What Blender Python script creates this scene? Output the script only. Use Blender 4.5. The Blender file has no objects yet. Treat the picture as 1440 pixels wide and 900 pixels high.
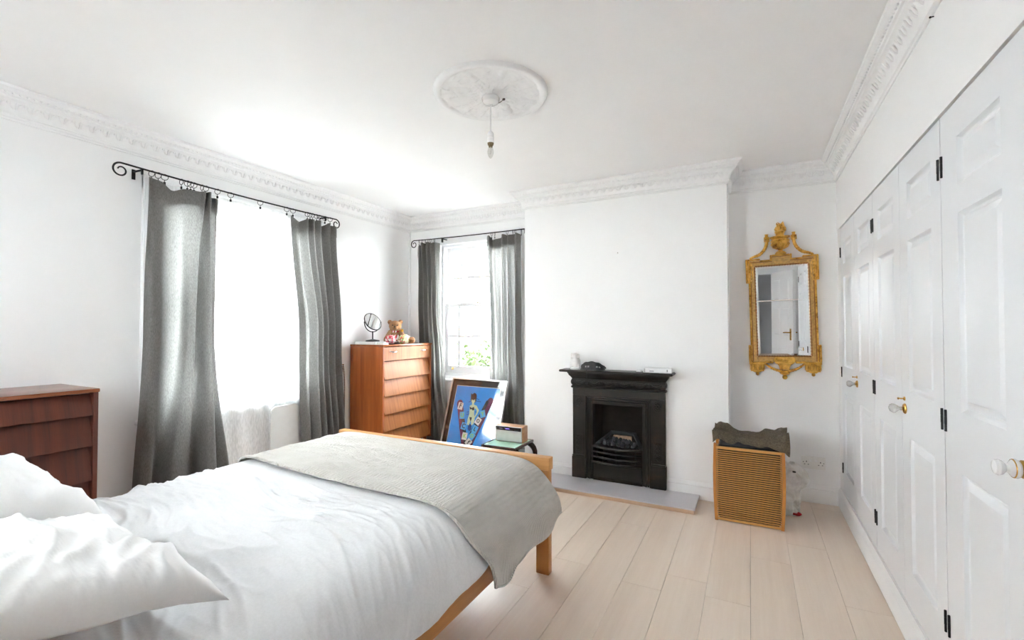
import bpy, bmesh, math, random
from mathutils import Vector, Matrix, noise
from math import sin, cos, pi, radians

random.seed(7)
SC = bpy.context.scene
COL = SC.collection

# ------------------------------------------------------------------ camera
cd = bpy.data.cameras.new('camera')
cam = bpy.data.objects.new('camera', cd)
COL.objects.link(cam)
cd.sensor_width = 36.0
cd.lens = 653.35 / 1440 * 36.0
cd.clip_start = 0.02
cam.location = (0, 0, 1.25)
cam.rotation_euler = (pi / 2 + 0.0190063, 0, 0.473568)
SC.camera = cam

# ------------------------------------------------------------------ sky and exposure
W = bpy.data.worlds.new('overcast_sky')
SC.world = W
W.use_nodes = True
bg = W.node_tree.nodes['Background']
bg.inputs['Color'].default_value = (0.905, 0.955, 1.0, 1)
bg.inputs['Strength'].default_value = 1.0
SC.view_settings.view_transform = 'Standard'
SC.view_settings.look = 'None'
SC.view_settings.gamma = 1.0
SC.view_settings.use_curve_mapping = False
SC.view_settings.exposure = 5.48
try:
    SC.cycles.max_bounces = 16
    SC.cycles.diffuse_bounces = 10
    SC.cycles.glossy_bounces = 6
    SC.cycles.transparent_max_bounces = 24
    SC.cycles.sample_clamp_indirect = 4.0
except Exception:
    pass

# ------------------------------------------------------------------ helpers
def new(name, me=None):
    o = bpy.data.objects.new(name, me)
    COL.objects.link(o)
    return o

WM = {}                                     # world matrix of every object built here

def tag(o, label=None, cat=None, group=None, kind=None):
    if label: o['label'] = label
    if cat: o['category'] = cat
    if group: o['group'] = group
    if kind: o['kind'] = kind
    return o

def thing(name, label, cat, loc=(0, 0, 0), group=None, kind=None, M=None):
    o = new(name)
    o.empty_display_size = 0.05
    m = M if M is not None else Matrix.Translation(loc)
    o.matrix_world = m
    WM[o] = m.copy()
    return tag(o, label, cat, group, kind)

class MB:
    def __init__(self, M=None):
        self.bm = bmesh.new()
        self.M = M
    def _f(self, vs):
        try:
            return self.bm.faces.new(vs)
        except ValueError:
            return None
    def box(self, x0, x1, y0, y1, z0, z1, bev=0.0, seg=1, T=None):
        b = self.bm
        v = [b.verts.new((x, y, z)) for x in (x0, x1) for y in (y0, y1) for z in (z0, z1)]
        q = [(0, 1, 3, 2), (4, 6, 7, 5), (0, 4, 5, 1), (2, 3, 7, 6), (0, 2, 6, 4), (1, 5, 7, 3)]
        fs = [b.faces.new([v[i] for i in f]) for f in q]
        if T is not None:
            for t in v: t.co = T @ t.co
        if bev > 0:
            es = list({e for f in fs for e in f.edges})
            bmesh.ops.bevel(b, geom=es, offset=bev, segments=seg, affect='EDGES', profile=0.5)
        return self
    def tube(self, pts, r, n=8, closed=False, caps=True):
        b = self.bm
        P = [Vector(p) for p in pts]
        N = len(P)
        R = r if isinstance(r, (list, tuple)) else [r] * N
        rings = []
        prev = None
        for i in range(N):
            if closed: t = P[(i + 1) % N] - P[i - 1]
            else: t = P[min(i + 1, N - 1)] - P[max(i - 1, 0)]
            t.normalize()
            if prev is None:
                u = t.orthogonal().normalized()
            else:
                u = (prev - t * prev.dot(t))
                u = u.normalized() if u.length > 1e-6 else t.orthogonal().normalized()
            prev = u
            w = t.cross(u)
            rings.append([b.verts.new(P[i] + (u * cos(2 * pi * k / n) + w * sin(2 * pi * k / n)) * R[i]) for k in range(n)])
        for i in range(N if closed else N - 1):
            A, B = rings[i], rings[(i + 1) % N]
            for k in range(n):
                self._f((A[k], A[(k + 1) % n], B[(k + 1) % n], B[k]))
        if caps and not closed:
            self._f(rings[0][::-1]); self._f(rings[-1])
        return self
    def lathe(self, prof, o=(0, 0, 0), ax='Z', n=20, cap=True):
        b = self.bm
        o = Vector(o)
        rings = []
        for r, h in prof:
            ring = []
            for k in range(n):
                a = 2 * pi * k / n
                c, s = r * cos(a), r * sin(a)
                d = {'Z': (c, s, h), 'Y': (c, h, s), 'X': (h, c, s)}[ax]
                ring.append(b.verts.new(o + Vector(d)))
            rings.append(ring)
        for A, B in zip(rings, rings[1:]):
            for k in range(n):
                self._f((A[k], A[(k + 1) % n], B[(k + 1) % n], B[k]))
        if cap:
            self._f(rings[0][::-1]); self._f(rings[-1])
        return self
    def prism(self, poly, d0, d1, plane='XZ', bev=0.0):
        b = self.bm
        def p(a, c, d):
            return {'XZ': (a, d, c), 'YZ': (d, a, c), 'XY': (a, c, d)}[plane]
        A = [b.verts.new(p(a, c, d0)) for a, c in poly]
        B = [b.verts.new(p(a, c, d1)) for a, c in poly]
        n = len(poly)
        fs = [self._f(A[::-1]), self._f(B)]
        for i in range(n):
            fs.append(self._f((A[i], A[(i + 1) % n], B[(i + 1) % n], B[i])))
        if bev:
            es = list({e for f in fs if f for e in f.edges})
            bmesh.ops.bevel(b, geom=es, offset=bev, segments=1, affect='EDGES', profile=0.5)
        return self
    def ball(self, c, r, n=12, T=None):
        if not isinstance(r, (list, tuple)): r = (r, r, r)
        m = Matrix.Translation(c) @ (T if T is not None else Matrix()) @ Matrix.Diagonal((*r, 1))
        bmesh.ops.create_uvsphere(self.bm, u_segments=n, v_segments=max(6, n * 2 // 3), radius=1, matrix=m)
        return self
    def grid(self, nu, nv, fn, closed_u=False):
        b = self.bm
        V = [[b.verts.new(fn(i / (nu - 1 if not closed_u else nu), j / (nv - 1))) for i in range(nu)] for j in range(nv)]
        for j in range(nv - 1):
            for i in range(nu if closed_u else nu - 1):
                k = (i + 1) % nu
                self._f((V[j][i], V[j][k], V[j + 1][k], V[j + 1][i]))
        return self
    def mesh(self, name, mat, inv=None, smooth=35, fix=True):
        b = self.bm
        if fix: bmesh.ops.recalc_face_normals(b, faces=b.faces)
        m = self.M if self.M is not None else Matrix()
        if inv is not None: m = inv @ m
        b.transform(m)
        if smooth:
            a = radians(smooth)
            for f in b.faces: f.smooth = True
            for e in b.edges:
                if len(e.link_faces) == 2 and e.calc_face_angle(0) > a: e.smooth = False
        me = bpy.data.meshes.new(name)
        b.to_mesh(me); b.free()
        for t in (mat if isinstance(mat, (list, tuple)) else [mat]): me.materials.append(t)
        return me
    def build(self, name, mat, parent=None, smooth=35, at=None, fix=True):
        if parent is not None:
            wm = WM[parent]
            me = self.mesh(name, mat, wm.inverted(), smooth, fix)
            o = new(name, me); o.parent = parent; WM[o] = wm
        else:
            wm = Matrix.Translation(at) if at is not None else Matrix()
            me = self.mesh(name, mat, wm.inverted(), smooth, fix)
            o = new(name, me); o.matrix_world = wm; WM[o] = wm
        return o

def dup(o, parent=None, loc=None, rot=None, name=None):
    c = o.copy()
    if name: c.name = name
    COL.objects.link(c)
    if parent is not None: c.parent = parent
    if loc is not None: c.location = loc
    if rot is not None: c.rotation_euler = rot
    WM[c] = WM.get(o, Matrix())
    for ch in list(o.children):
        dup(ch, c)
    return c

def remeshed(mb, name, mat, voxel, parent=None, at=None, smooth_iter=0):
    """join overlapping lumps into one continuous skin"""
    o = mb.build('lump', mat, parent, at=at)
    md = o.modifiers.new('r', 'REMESH'); md.mode = 'VOXEL'; md.voxel_size = voxel
    if smooth_iter:
        s = o.modifiers.new('s', 'SMOOTH'); s.iterations = smooth_iter; s.factor = 0.5
    dg = bpy.context.evaluated_depsgraph_get()
    me = bpy.data.meshes.new_from_object(o.evaluated_get(dg))
    for p in me.polygons: p.use_smooth = True
    old = o.data
    o.modifiers.clear()
    o.data = me
    bpy.data.meshes.remove(old)
    me.name = name; o.name = name
    return o

def catmull(P, n):
    out = []
    m = len(P) - 1
    for i in range(n):
        t = i / (n - 1) * m
        k = min(int(t), m - 1); t -= k
        p0, p1, p2, p3 = P[max(k - 1, 0)], P[k], P[k + 1], P[min(k + 2, m)]
        out.append(tuple(0.5 * ((2 * b) + (c - a) * t + (2 * a - 5 * b + 4 * c - d) * t * t + (3 * b - a - 3 * c + d) * t ** 3)
                         for a, b, c, d in zip(p0, p1, p2, p3)))
    return out

def fnoise(x, y, z=0.0):
    return noise.noise(Vector((x, y, z)))

def sm(a, b, x):
    t = max(0.0, min(1.0, (x - a) / (b - a))) if b != a else float(x > a)
    return t * t * (3 - 2 * t)

# ------------------------------------------------------------------ materials
class NT:
    def __init__(self, name):
        self.m = bpy.data.materials.new(name)
        self.m.use_nodes = True
        self.t = self.m.node_tree
        self.n = self.t.nodes
        self.b = self.n['Principled BSDF']
        self.out = self.n['Material Output']
    def node(self, kind, **kw):
        nd = self.n.new(kind)
        for k, v in kw.items():
            if k.startswith('_'): setattr(nd, k[1:], v)
            else:
                i = nd.inputs[k.replace('__', ' ')]
                if hasattr(v, 'is_output'): self.t.links.new(v, i)
                else: i.default_value = v
        return nd
    def link(self, a, b): self.t.links.new(a, b)
    def coords(self, scale=(1, 1, 1), rnd=False, kind='Object'):
        tc = self.node('ShaderNodeTexCoord')
        mp = self.node('ShaderNodeMapping')
        mp.inputs['Scale'].default_value = scale
        v = tc.outputs[kind]
        if rnd:
            oi = self.node('ShaderNodeObjectInfo')
            ml = self.node('ShaderNodeMath', _operation='MULTIPLY'); ml.inputs[1].default_value = 37.0
            self.link(oi.outputs['Random'], ml.inputs[0])
            self.link(ml.outputs[0], mp.inputs['Location'])
            self.rnd = oi.outputs['Random']
        self.link(v, mp.inputs['Vector'])
        return mp.outputs[0]
    def noise(self, vec, scale=5, detail=4, rough=0.5):
        nd = self.node('ShaderNodeTexNoise')
        nd.inputs['Scale'].default_value = scale
        nd.inputs['Detail'].default_value = detail
        nd.inputs['Roughness'].default_value = rough
        self.link(vec, nd.inputs['Vector'])
        return nd.outputs['Fac']
    def ramp(self, fac, stops):
        r = self.node('ShaderNodeValToRGB')
        e = r.color_ramp.elements
        while len(e) < len(stops): e.new(0.5)
        for k, (p, c) in enumerate(stops):
            e[k].position = p
            e[k].color = (*c, 1) if len(c) == 3 else c
        self.link(fac, r.inputs['Fac'])
        return r.outputs['Color']
    def bump(self, h, strength=0.2, dist=0.01):
        b = self.node('ShaderNodeBump')
        b.inputs['Strength'].default_value = strength
        b.inputs['Distance'].default_value = dist
        self.link(h, b.inputs['Height'])
        self.link(b.outputs[0], self.b.inputs['Normal'])
        return b.outputs[0]
    def set(self, **kw):
        for k, v in kw.items():
            i = self.b.inputs[k.replace('__', ' ')]
            if hasattr(v, 'is_output'): self.link(v, i)
            else: i.default_value = v
        return self

def rgb(c): return (*c, 1)

def paint(name, c, rough=0.55, amp=0.015, bump=0.05, scale=6, spec=0.5):
    t = NT(name)
    v = t.coords()
    n = t.noise(v, scale, 5)
    col = t.ramp(n, [(0.3, tuple(x - amp for x in c)), (0.7, tuple(min(1, x + amp) for x in c))])
    t.set(Base__Color=col, Roughness=rough, Specular__IOR__Level=spec)
    if bump: t.bump(t.noise(v, 90, 3), bump, 0.002)
    return t.m

def wood(name, dark, light, axis='Z', scale=1.0, rough=0.4, rnd=False, coat=0.0, band=0.35):
    t = NT(name)
    s = {'X': (0.6, 14, 14), 'Y': (14, 0.6, 14), 'Z': (14, 14, 0.6), 'V': (0.5, 14, 0.5)}[axis]
    v = t.coords(tuple(k * scale for k in s), rnd)
    n1 = t.noise(v, 1.3, 6, 0.62)
    v2 = t.coords(tuple(k * scale * 4 for k in s), rnd)
    n2 = t.noise(v2, 3.0, 3, 0.6)
    mx = t.node('ShaderNodeMath', _operation='MULTIPLY_ADD')
    t.link(n2, mx.inputs[0]); mx.inputs[1].default_value = band; t.link(n1, mx.inputs[2])
    mid = tuple((a + b) / 2 for a, b in zip(dark, light))
    col = t.ramp(mx.outputs[0], [(0.42, dark), (0.62, mid), (0.85, light)])
    t.set(Base__Color=col, Roughness=rough)
    if coat: t.set(Coat__Weight=coat, Coat__Roughness=0.15)
    t.bump(n2, 0.06, 0.002)
    return t.m

def plain(name, c, rough=0.5, metal=0.0, var=0.06, scale=20, bump=0.0, **kw):
    t = NT(name)
    v = t.coords()
    n = t.noise(v, scale, 4)
    col = t.ramp(n, [(0.3, tuple(x * (1 - var) for x in c)), (0.7, tuple(min(1, x * (1 + var)) for x in c))])
    t.set(Base__Color=col, Roughness=rough, Metallic=metal, **kw)
    if bump: t.bump(n, bump, 0.004)
    return t.m

def cloth(name, c, weave=600, var=0.08, transl=0.0, bump=0.15, rough=0.9, big=4, aniso=(1, 1, 1), tcol=None):
    t = NT(name)
    v = t.coords(aniso)
    n = t.noise(v, weave * 0.25, 3, 0.7)
    nb = t.noise(t.coords(), big, 4)
    col = t.ramp(n, [(0.25, tuple(x * (1 - var) for x in c)), (0.75, tuple(min(1, x * (1 + var)) for x in c))])
    mixn = t.node('ShaderNodeMixRGB', _blend_type='MULTIPLY')
    mixn.inputs['Fac'].default_value = 1
    t.link(col, mixn.inputs[1])
    t.link(t.ramp(nb, [(0.3, (0.94, 0.94, 0.94)), (0.7, (1, 1, 1))]), mixn.inputs[2])
    t.set(Base__Color=mixn.outputs[0], Roughness=rough, Specular__IOR__Level=0.2, Sheen__Weight=0.15)
    nm = t.bump(n, bump, 0.003)
    if transl:
        tr = t.node('ShaderNodeBsdfTranslucent')
        ml = t.node('ShaderNodeMixRGB', _blend_type='MULTIPLY')
        ml.inputs['Fac'].default_value = 1
        tn = t.noise(t.coords((260, 260, 70)), 1.0, 2, 0.6)
        t.link(t.ramp(tn, [(0.3, (0.45, 0.45, 0.45)), (0.7, (1, 1, 1))]), ml.inputs[1])
        ml.inputs[2].default_value = rgb(tcol or c)
        t.link(ml.outputs[0], tr.inputs['Color'])
        mx = t.node('ShaderNodeMixShader')
        mx.inputs[0].default_value = transl
        t.link(t.b.outputs[0], mx.inputs[1]); t.link(tr.outputs[0], mx.inputs[2])
        t.link(mx.outputs[0], t.out.inputs['Surface'])
    return t.m

m_wall = paint('wall_paint', (0.87, 0.87, 0.87), 0.6, 0.006, 0.02)
m_ceil = paint('ceiling_paint', (0.89, 0.89, 0.89), 0.7, 0.006, 0.02)
m_plaster = paint('plaster_moulding', (0.86, 0.86, 0.86), 0.6, bump=0.15, scale=30)
m_gloss = paint('white_gloss_paint', (0.83, 0.835, 0.845), 0.28, 0.006, 0.0)
m_doorp = paint('door_paint_cool_daylight', (0.765, 0.778, 0.80), 0.3, 0.006, 0.0)  # white doors, cool daylight on them put into the paint colour
m_skirt = paint('skirting_gloss_paint', (0.83, 0.83, 0.83), 0.3, 0.01, 0.02)
m_hall = paint('hall_paint', (0.74, 0.76, 0.80), 0.6)
m_sub = plain('subfloor', (0.25, 0.2, 0.15), 0.8)
m_floor = wood('pale_laminate', (0.70, 0.575, 0.465), (0.80, 0.69, 0.585), 'Y', 0.55, 0.36, True, band=0.22)
m_teak = wood('teak_side', (0.22, 0.045, 0.010), (0.42, 0.115, 0.030), 'Z', 1.6, 0.32)
m_teakf = wood('teak_drawer', (0.27, 0.083, 0.022), (0.48, 0.180, 0.055), 'V', 2.2, 0.55)
m_mahog = wood('shaded_dark_teak', (0.036, 0.006, 0.002), (0.105, 0.019, 0.006), 'V', 1.6, 0.5)  # dark wood, deepened further to paint in the unlit front
m_mahogt = wood('dark_teak_top', (0.12, 0.035, 0.015), (0.25, 0.085, 0.035), 'Y', 1.6, 0.22)
m_teakt = wood('teak_top', (0.22, 0.06, 0.018), (0.42, 0.14, 0.045), 'Y', 1.6, 0.25)
m_oakx = wood('oak_rail', (0.48, 0.205, 0.052), (0.66, 0.34, 0.115), 'X', 1.0, 0.4)
m_oaky = wood('oak_side_rail', (0.42, 0.165, 0.040), (0.58, 0.27, 0.080), 'Y', 1.0, 0.4)
m_oakz = wood('oak_post', (0.40, 0.150, 0.036), (0.56, 0.25, 0.072), 'Z', 1.0, 0.4)
m_black = plain('black_iron', (0.012, 0.012, 0.013), 0.45, 0.3)
m_brass = plain('brass', (0.62, 0.36, 0.09), 0.25, 1.0)
m_chrome = plain('chrome', (0.75, 0.75, 0.77), 0.15, 1.0)
m_alu = plain('aluminium', (0.72, 0.70, 0.68), 0.3, 1.0)
m_ceramic = plain('white_ceramic', (0.85, 0.85, 0.85), 0.12, 0, 0.01)
m_plastic = plain('white_plastic', (0.80, 0.79, 0.76), 0.3, 0, 0.01)
m_dark = plain('dark_hole', (0.02, 0.02, 0.02), 0.6)
m_white = plain('white_card', (0.83, 0.83, 0.83), 0.5, 0, 0.02)
m_duvet = cloth('duvet_cotton', (0.745, 0.752, 0.765), 500, 0.05, bump=0.10)
m_pillow = cloth('pillow_cotton', (0.85, 0.85, 0.85), 700, 0.02, bump=0.05)
m_matt = cloth('mattress_ticking', (0.75, 0.74, 0.72), 400, 0.03)
m_curt = cloth('grey_linen', (0.205, 0.198, 0.186), 900, 0.14, 0.40, 0.3, aniso=(1, 1, 0.35), tcol=(0.46, 0.455, 0.44))
m_towel = cloth('brown_towel', (0.205, 0.170, 0.125), 500, 0.45, 0, 1.0, big=14)

def throw_mat():
    t = NT('quilted_throw')
    v = t.coords((1, 1, 1))
    nz = t.noise(v, 9, 3)
    w1 = t.node('ShaderNodeTexWave', _bands_direction='Y'); w1.inputs['Scale'].default_value = 42; w1.inputs['Distortion'].default_value = 1.2; w1.inputs['Detail'].default_value = 2; w1.inputs['Detail Scale'].default_value = 2.5
    w2 = t.node('ShaderNodeTexWave', _bands_direction='X'); w2.inputs['Scale'].default_value = 17; w2.inputs['Distortion'].default_value = 4; w2.inputs['Detail'].default_value = 2
    t.link(v, w1.inputs['Vector']); t.link(v, w2.inputs['Vector'])
    ad = t.node('ShaderNodeMath', _operation='ADD'); t.link(w1.outputs['Fac'], ad.inputs[0]); t.link(w2.outputs['Fac'], ad.inputs[1])
    ad2 = t.node('ShaderNodeMath', _operation='ADD'); t.link(ad.outputs[0], ad2.inputs[0]); t.link(t.noise(v, 160, 3), ad2.inputs[1])
    col = t.ramp(nz, [(0.3, (0.585, 0.555, 0.51)), (0.7, (0.655, 0.625, 0.58))])
    t.set(Base__Color=col, Roughness=0.85, Specular__IOR__Level=0.2, Sheen__Weight=0.2)
    t.bump(ad2.outputs[0], 0.85, 0.004)
    return t.m
m_throw = throw_mat()

def iron_mat():
    t = NT('cast_iron')
    v = t.coords()
    n = t.noise(v, 7, 6, 0.65)
    col = t.ramp(n, [(0.45, (0.007, 0.0065, 0.006)), (0.60, (0.015, 0.010, 0.008)), (0.78, (0.070, 0.028, 0.010))])
    t.set(Base__Color=col, Roughness=0.36, Metallic=0.0, Specular__IOR__Level=0.38)
    t.bump(t.noise(v, 120, 3), 0.12, 0.002)
    return t.m
m_iron = iron_mat()

def gold_mat():
    t = NT('gilt_wood')
    v = t.coords()
    n = t.noise(v, 26, 5, 0.65)
    col = t.ramp(n, [(0.33, (0.20, 0.068, 0.010)), (0.44, (0.60, 0.315, 0.048)), (0.68, (0.92, 0.58, 0.15))])
    t.set(Base__Color=col, Roughness=0.3, Metallic=0.75)
    t.bump(n, 0.25, 0.003)
    return t.m
m_gold = gold_mat()
m_gold2 = plain('gilt_shade_brown', (0.27, 0.10, 0.022), 0.5, 0.5, 0.25, 40)  # dark brown standing in for shade in the frame grooves; beading shares it
m_gold3 = plain('pale_gilt', (0.57, 0.345, 0.115), 0.4, 0.4, 0.25, 60)

def mirror_mat():
    t = NT('silvered_glass')
    v = t.coords()
    n = t.noise(v, 3, 2)
    t.set(Base__Color=t.ramp(n, [(0, (0.88, 0.89, 0.90)), (1, (0.91, 0.92, 0.92))]), Roughness=0.01, Metallic=1.0)
    return t.m
m_mirror = mirror_mat()

def glass_mat(name='window_glass', tint=(0.97, 0.98, 0.97), ior=1.5):
    t = NT(name)
    tr = t.node('ShaderNodeBsdfTransparent'); tr.inputs['Color'].default_value = rgb(tint)
    gl = t.node('ShaderNodeBsdfGlossy'); gl.inputs['Roughness'].default_value = 0.01
    fr = t.node('ShaderNodeFresnel'); fr.inputs['IOR'].default_value = ior
    mx = t.node('ShaderNodeMixShader')
    ge = t.node('ShaderNodeNewGeometry')                # reflect once per pane: only where the light enters it
    iv = t.node('ShaderNodeMath', _operation='SUBTRACT'); iv.inputs[0].default_value = 1.0
    t.link(ge.outputs['Backfacing'], iv.inputs[1])
    ml = t.node('ShaderNodeMath', _operation='MULTIPLY')
    t.link(fr.outputs[0], ml.inputs[0]); t.link(iv.outputs[0], ml.inputs[1])
    t.link(ml.outputs[0], mx.inputs[0]); t.link(tr.outputs[0], mx.inputs[1]); t.link(gl.outputs[0], mx.inputs[2])
    t.link(mx.outputs[0], t.out.inputs['Surface'])
    return t.m
m_glass = glass_mat()

def net_mat():
    t = NT('sheer_net')
    v = t.coords((1, 1, 0.25))
    n = t.noise(v, 120, 2)
    tl = t.node('ShaderNodeBsdfTranslucent'); tl.inputs['Color'].default_value = (0.9, 0.9, 0.9, 1)
    df = t.node('ShaderNodeBsdfDiffuse'); df.inputs['Color'].default_value = (0.88, 0.88, 0.89, 1)
    m1 = t.node('ShaderNodeMixShader'); m1.inputs[0].default_value = 0.5
    t.link(df.outputs[0], m1.inputs[1]); t.link(tl.outputs[0], m1.inputs[2])
    tr = t.node('ShaderNodeBsdfTransparent')
    m2 = t.node('ShaderNodeMixShader')
    t.link(t.ramp(n, [(0.3, (0.62, 0.62, 0.62)), (0.7, (0.80, 0.80, 0.80))]), m2.inputs[0])
    t.link(tr.outputs[0], m2.inputs[1]); t.link(m1.outputs[0], m2.inputs[2])
    t.link(m2.outputs[0], t.out.inputs['Surface'])
    return t.m
m_net = net_mat()

# ------------------------------------------------------------------ room dimensions
XL, XR, YB, YC, ZC = -3.31, 0.56, 4.0, 3.69, 2.45      # left wall, right wall, back wall, chimney breast, ceiling
YR = -0.60                                             # rear wall (behind the camera)
BX0, BX1 = -1.765, -0.143                              # chimney breast
WT = 0.30
W1 = (1.56, 2.72, 0.72, 2.12)                          # window in the left wall: y0, y1, z0, z1
W3 = (-2.35, -1.55, 1.10, 2.10)                         # added fill-light window behind the bed head, unseen: x0, x1, z0, z1
W2 = (-2.90, -2.02, 0.76, 2.14)                        # window in the back wall: x0, x1, z0, z1

def struct(o, label, cat):
    return tag(o, label, cat, kind='structure')

# floor: subfloor with laid planks
fl = MB().box(XL - WT, 1.3, YR - 0.15, YB + WT, -0.30, -0.012).box(-1.0, 1.3, -2.2, YR - 0.15, -0.30, -0.012).build('floor', m_sub, smooth=0)
struct(fl, 'pale wood laminate floor of long boards', 'floor')
PW, PL = 0.19, 1.286
pm = {}
def plank(x0, y0, y1, x1):
    L = round(y1 - y0, 4); w = round(x1 - x0, 4)
    g = 0.0005
    if (L, w) not in pm:
        me = MB().box(g, w - g, g, L - g, -0.012, 0, 0.0006).mesh('plank', m_floor, smooth=0)
        pm[(L, w)] = me
    o = new('plank', pm[(L, w)]); o.parent = fl; o.location = (x0, y0, 0)
known = {-3: 2.39, -1: 2.32, 0: 2.49, -2: 1.73, 1: 2.37, -4: 2.05, 2: 1.6}
k = -16
while -0.389 + PW * k < XR + 0.02:
    x0, x1 = -0.389 + PW * k, -0.389 + PW * (k + 1)
    k += 1
    x0c, x1c = max(x0, XL), min(x1, XR + 0.02)
    if x1c - x0c < 0.005: continue
    j = known.get(k - 1, random.uniform(1.4, 2.6))
    e = sorted({YR, YB} | {j + PL * q for q in range(-4, 5) if YR + 0.05 < j + PL * q < YB - 0.02})
    for a, b in zip(e, e[1:]):
        plank(x0c, a, b, x1c)

struct(MB().box(XL - WT, 1.3, YR - 0.15, YB + WT, ZC, ZC + 0.2).box(-1.0, 1.3, -2.2, YR - 0.15, ZC, ZC + 0.2).build('ceiling', m_ceil, smooth=0), 'plain white plaster ceiling', 'ceiling')

# left wall with window opening
w = MB()
w.box(XL - WT, XL, YR - 0.2, W1[0], 0, ZC).box(XL - WT, XL, W1[1], YB + WT, 0, ZC)
w.box(XL - WT, XL, W1[0], W1[1], 0, W1[2]).box(XL - WT, XL, W1[0], W1[1], W1[3], ZC)
struct(w.build('wall_left', m_wall, smooth=0), 'white wall holding the large net-curtained window', 'wall')
# back wall (alcoves) with window opening
w = MB()
w.box(XL, W2[0], YB, YB + WT, 0, ZC).box(W2[1], 1.3, YB, YB + WT, 0, ZC)
w.box(W2[0], W2[1], YB, YB + WT, 0, W2[2]).box(W2[0], W2[1], YB, YB + WT, W2[3], ZC)
struct(w.build('wall_back', m_wall, smooth=0), 'white back wall forming the alcoves beside the chimney breast', 'wall')
# chimney breast with the fire opening
FX0, FX1, FZ = -1.155, -0.725, 0.68
w = MB()
w.box(BX0, FX0, YC, YB, 0, ZC).box(FX1, BX1, YC, YB, 0, ZC).box(FX0, FX1, YC, YB, FZ, ZC)
struct(w.build('wall_chimney', m_wall, smooth=0), 'white chimney breast projecting behind the cast iron fireplace', 'wall')
# rear wall with doorway
DX0, DX1, DZ = -0.46, 0.34, 1.99
w = MB()
w.box(XL, W3[0], YR - 0.15, YR, 0, ZC).box(W3[1], DX0, YR - 0.15, YR, 0, ZC).box(W3[0], W3[1], YR - 0.15, YR, 0, W3[2]).box(W3[0], W3[1], YR - 0.15, YR, W3[3], ZC)
w.box(DX1, 1.3, YR - 0.15, YR, 0, ZC).box(DX0, DX1, YR - 0.15, YR, DZ, ZC)
struct(w.build('wall_rear', m_wall, smooth=0), 'white wall behind the photographer, with a doorway', 'wall')
# right wall: boxed front over the wardrobes, piers, return by the door
w = MB()
w.box(XR - 0.004, XR + 0.03, 0.93, YB, 1.948, ZC)
w.box(XR, XR + 0.03, 3.893, YB, 0.12, 1.948)
w.box(XR, XR + 0.03, 0.93, 0.965, 0.12, 1.948)
w.box(XR, XR + 0.03, 0.93, YB, 0, 0.13)
w.box(XR, XR + 0.70, 0.90, 0.93, 0, ZC)
w.box(1.20, 1.30, YR, YB, 0, ZC)
struct(w.build('wall_right', m_wall, smooth=0), 'white boxed wall above and around the fitted wardrobes', 'wall')
# hall seen in the mirror through the doorway
w = MB()
w.box(-0.9, 1.3, -2.2, -2.1, 0, ZC).box(-1.0, -0.9, -2.2, YR - 0.15, 0, ZC).box(1.2, 1.3, -2.2, YR - 0.15, 0, ZC)
struct(w.build('wall_hall', m_hall, smooth=0), 'grey hall wall seen through the doorway', 'wall')

# skirting boards ------------------------------------------------------------
SK = [(0, 0), (0.018, 0), (0.018, 0.085), (0.014, 0.092), (0.016, 0.099), (0.012, 0.108), (0.006, 0.115), (0.004, 0.122), (0, 0.122)]
def run(mb, prof, p0, p1, nrm, m0=0.0, m1=0.0, zoff=0.0, steps=1):
    """extrude a (projection, height) profile from p0 to p1; m0/m1 shift ends per unit projection (mitres)"""
    p0, p1, nrm = Vector(p0), Vector(p1), Vector(nrm)
    d = (p1 - p0).normalized()
    R = []
    for q in range(steps + 1):
        f = q / steps
        ring = []
        for a, h in prof:
            s = p0 + d * (m0 * a); e = p1 + d * (m1 * a)
            ring.append(mb.bm.verts.new(s.lerp(e, f) + nrm * a + Vector((0, 0, h + zoff))))
        R.append(ring)
    n = len(prof)
    for A, B in zip(R, R[1:]):
        for i in range(n):
            mb._f((A[i], A[(i + 1) % n], B[(i + 1) % n], B[i]))
    mb._f(R[0][::-1]); mb._f(R[-1])

m = MB(); run(m, SK, (BX1, YB, 0), (XR, YB, 0), (0, -1, 0), 0.0, -1)
run(m, SK, (XL, YB, 0), (BX0, YB, 0), (0, -1, 0), 1, -1)
struct(m.build('baseboard_back', m_skirt), 'white moulded skirting board along the alcoves', 'skirting')
m = MB(); run(m, SK, (-0.575, YC, 0), (BX1, YC, 0), (0, -1, 0), 0, 1)
run(m, SK, (BX1, YC, 0), (BX1, YB, 0), (1, 0, 0), -1, -1)
run(m, SK, (BX0, YC, 0), (-1.31, YC, 0), (0, -1, 0), -1, 0)
run(m, SK, (BX0, YB, 0), (BX0, YC, 0), (-1, 0, 0), 1, 1)
struct(m.build('baseboard_chimney', m_skirt), 'white moulded skirting board round the chimney breast', 'skirting')
m = MB(); run(m, SK, (XR, 0.93, 0), (XR, YB, 0), (-1, 0, 0), 0, -1, 0.006)
struct(m.build('baseboard_right', m_skirt), 'white moulded skirting board below the wardrobe doors', 'skirting')
m = MB(); run(m, SK, (XL, YR, 0), (XL, YB, 0), (1, 0, 0), 0, -1)
struct(m.build('baseboard_left', m_skirt), 'white moulded skirting board under the large window', 'skirting')

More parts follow.
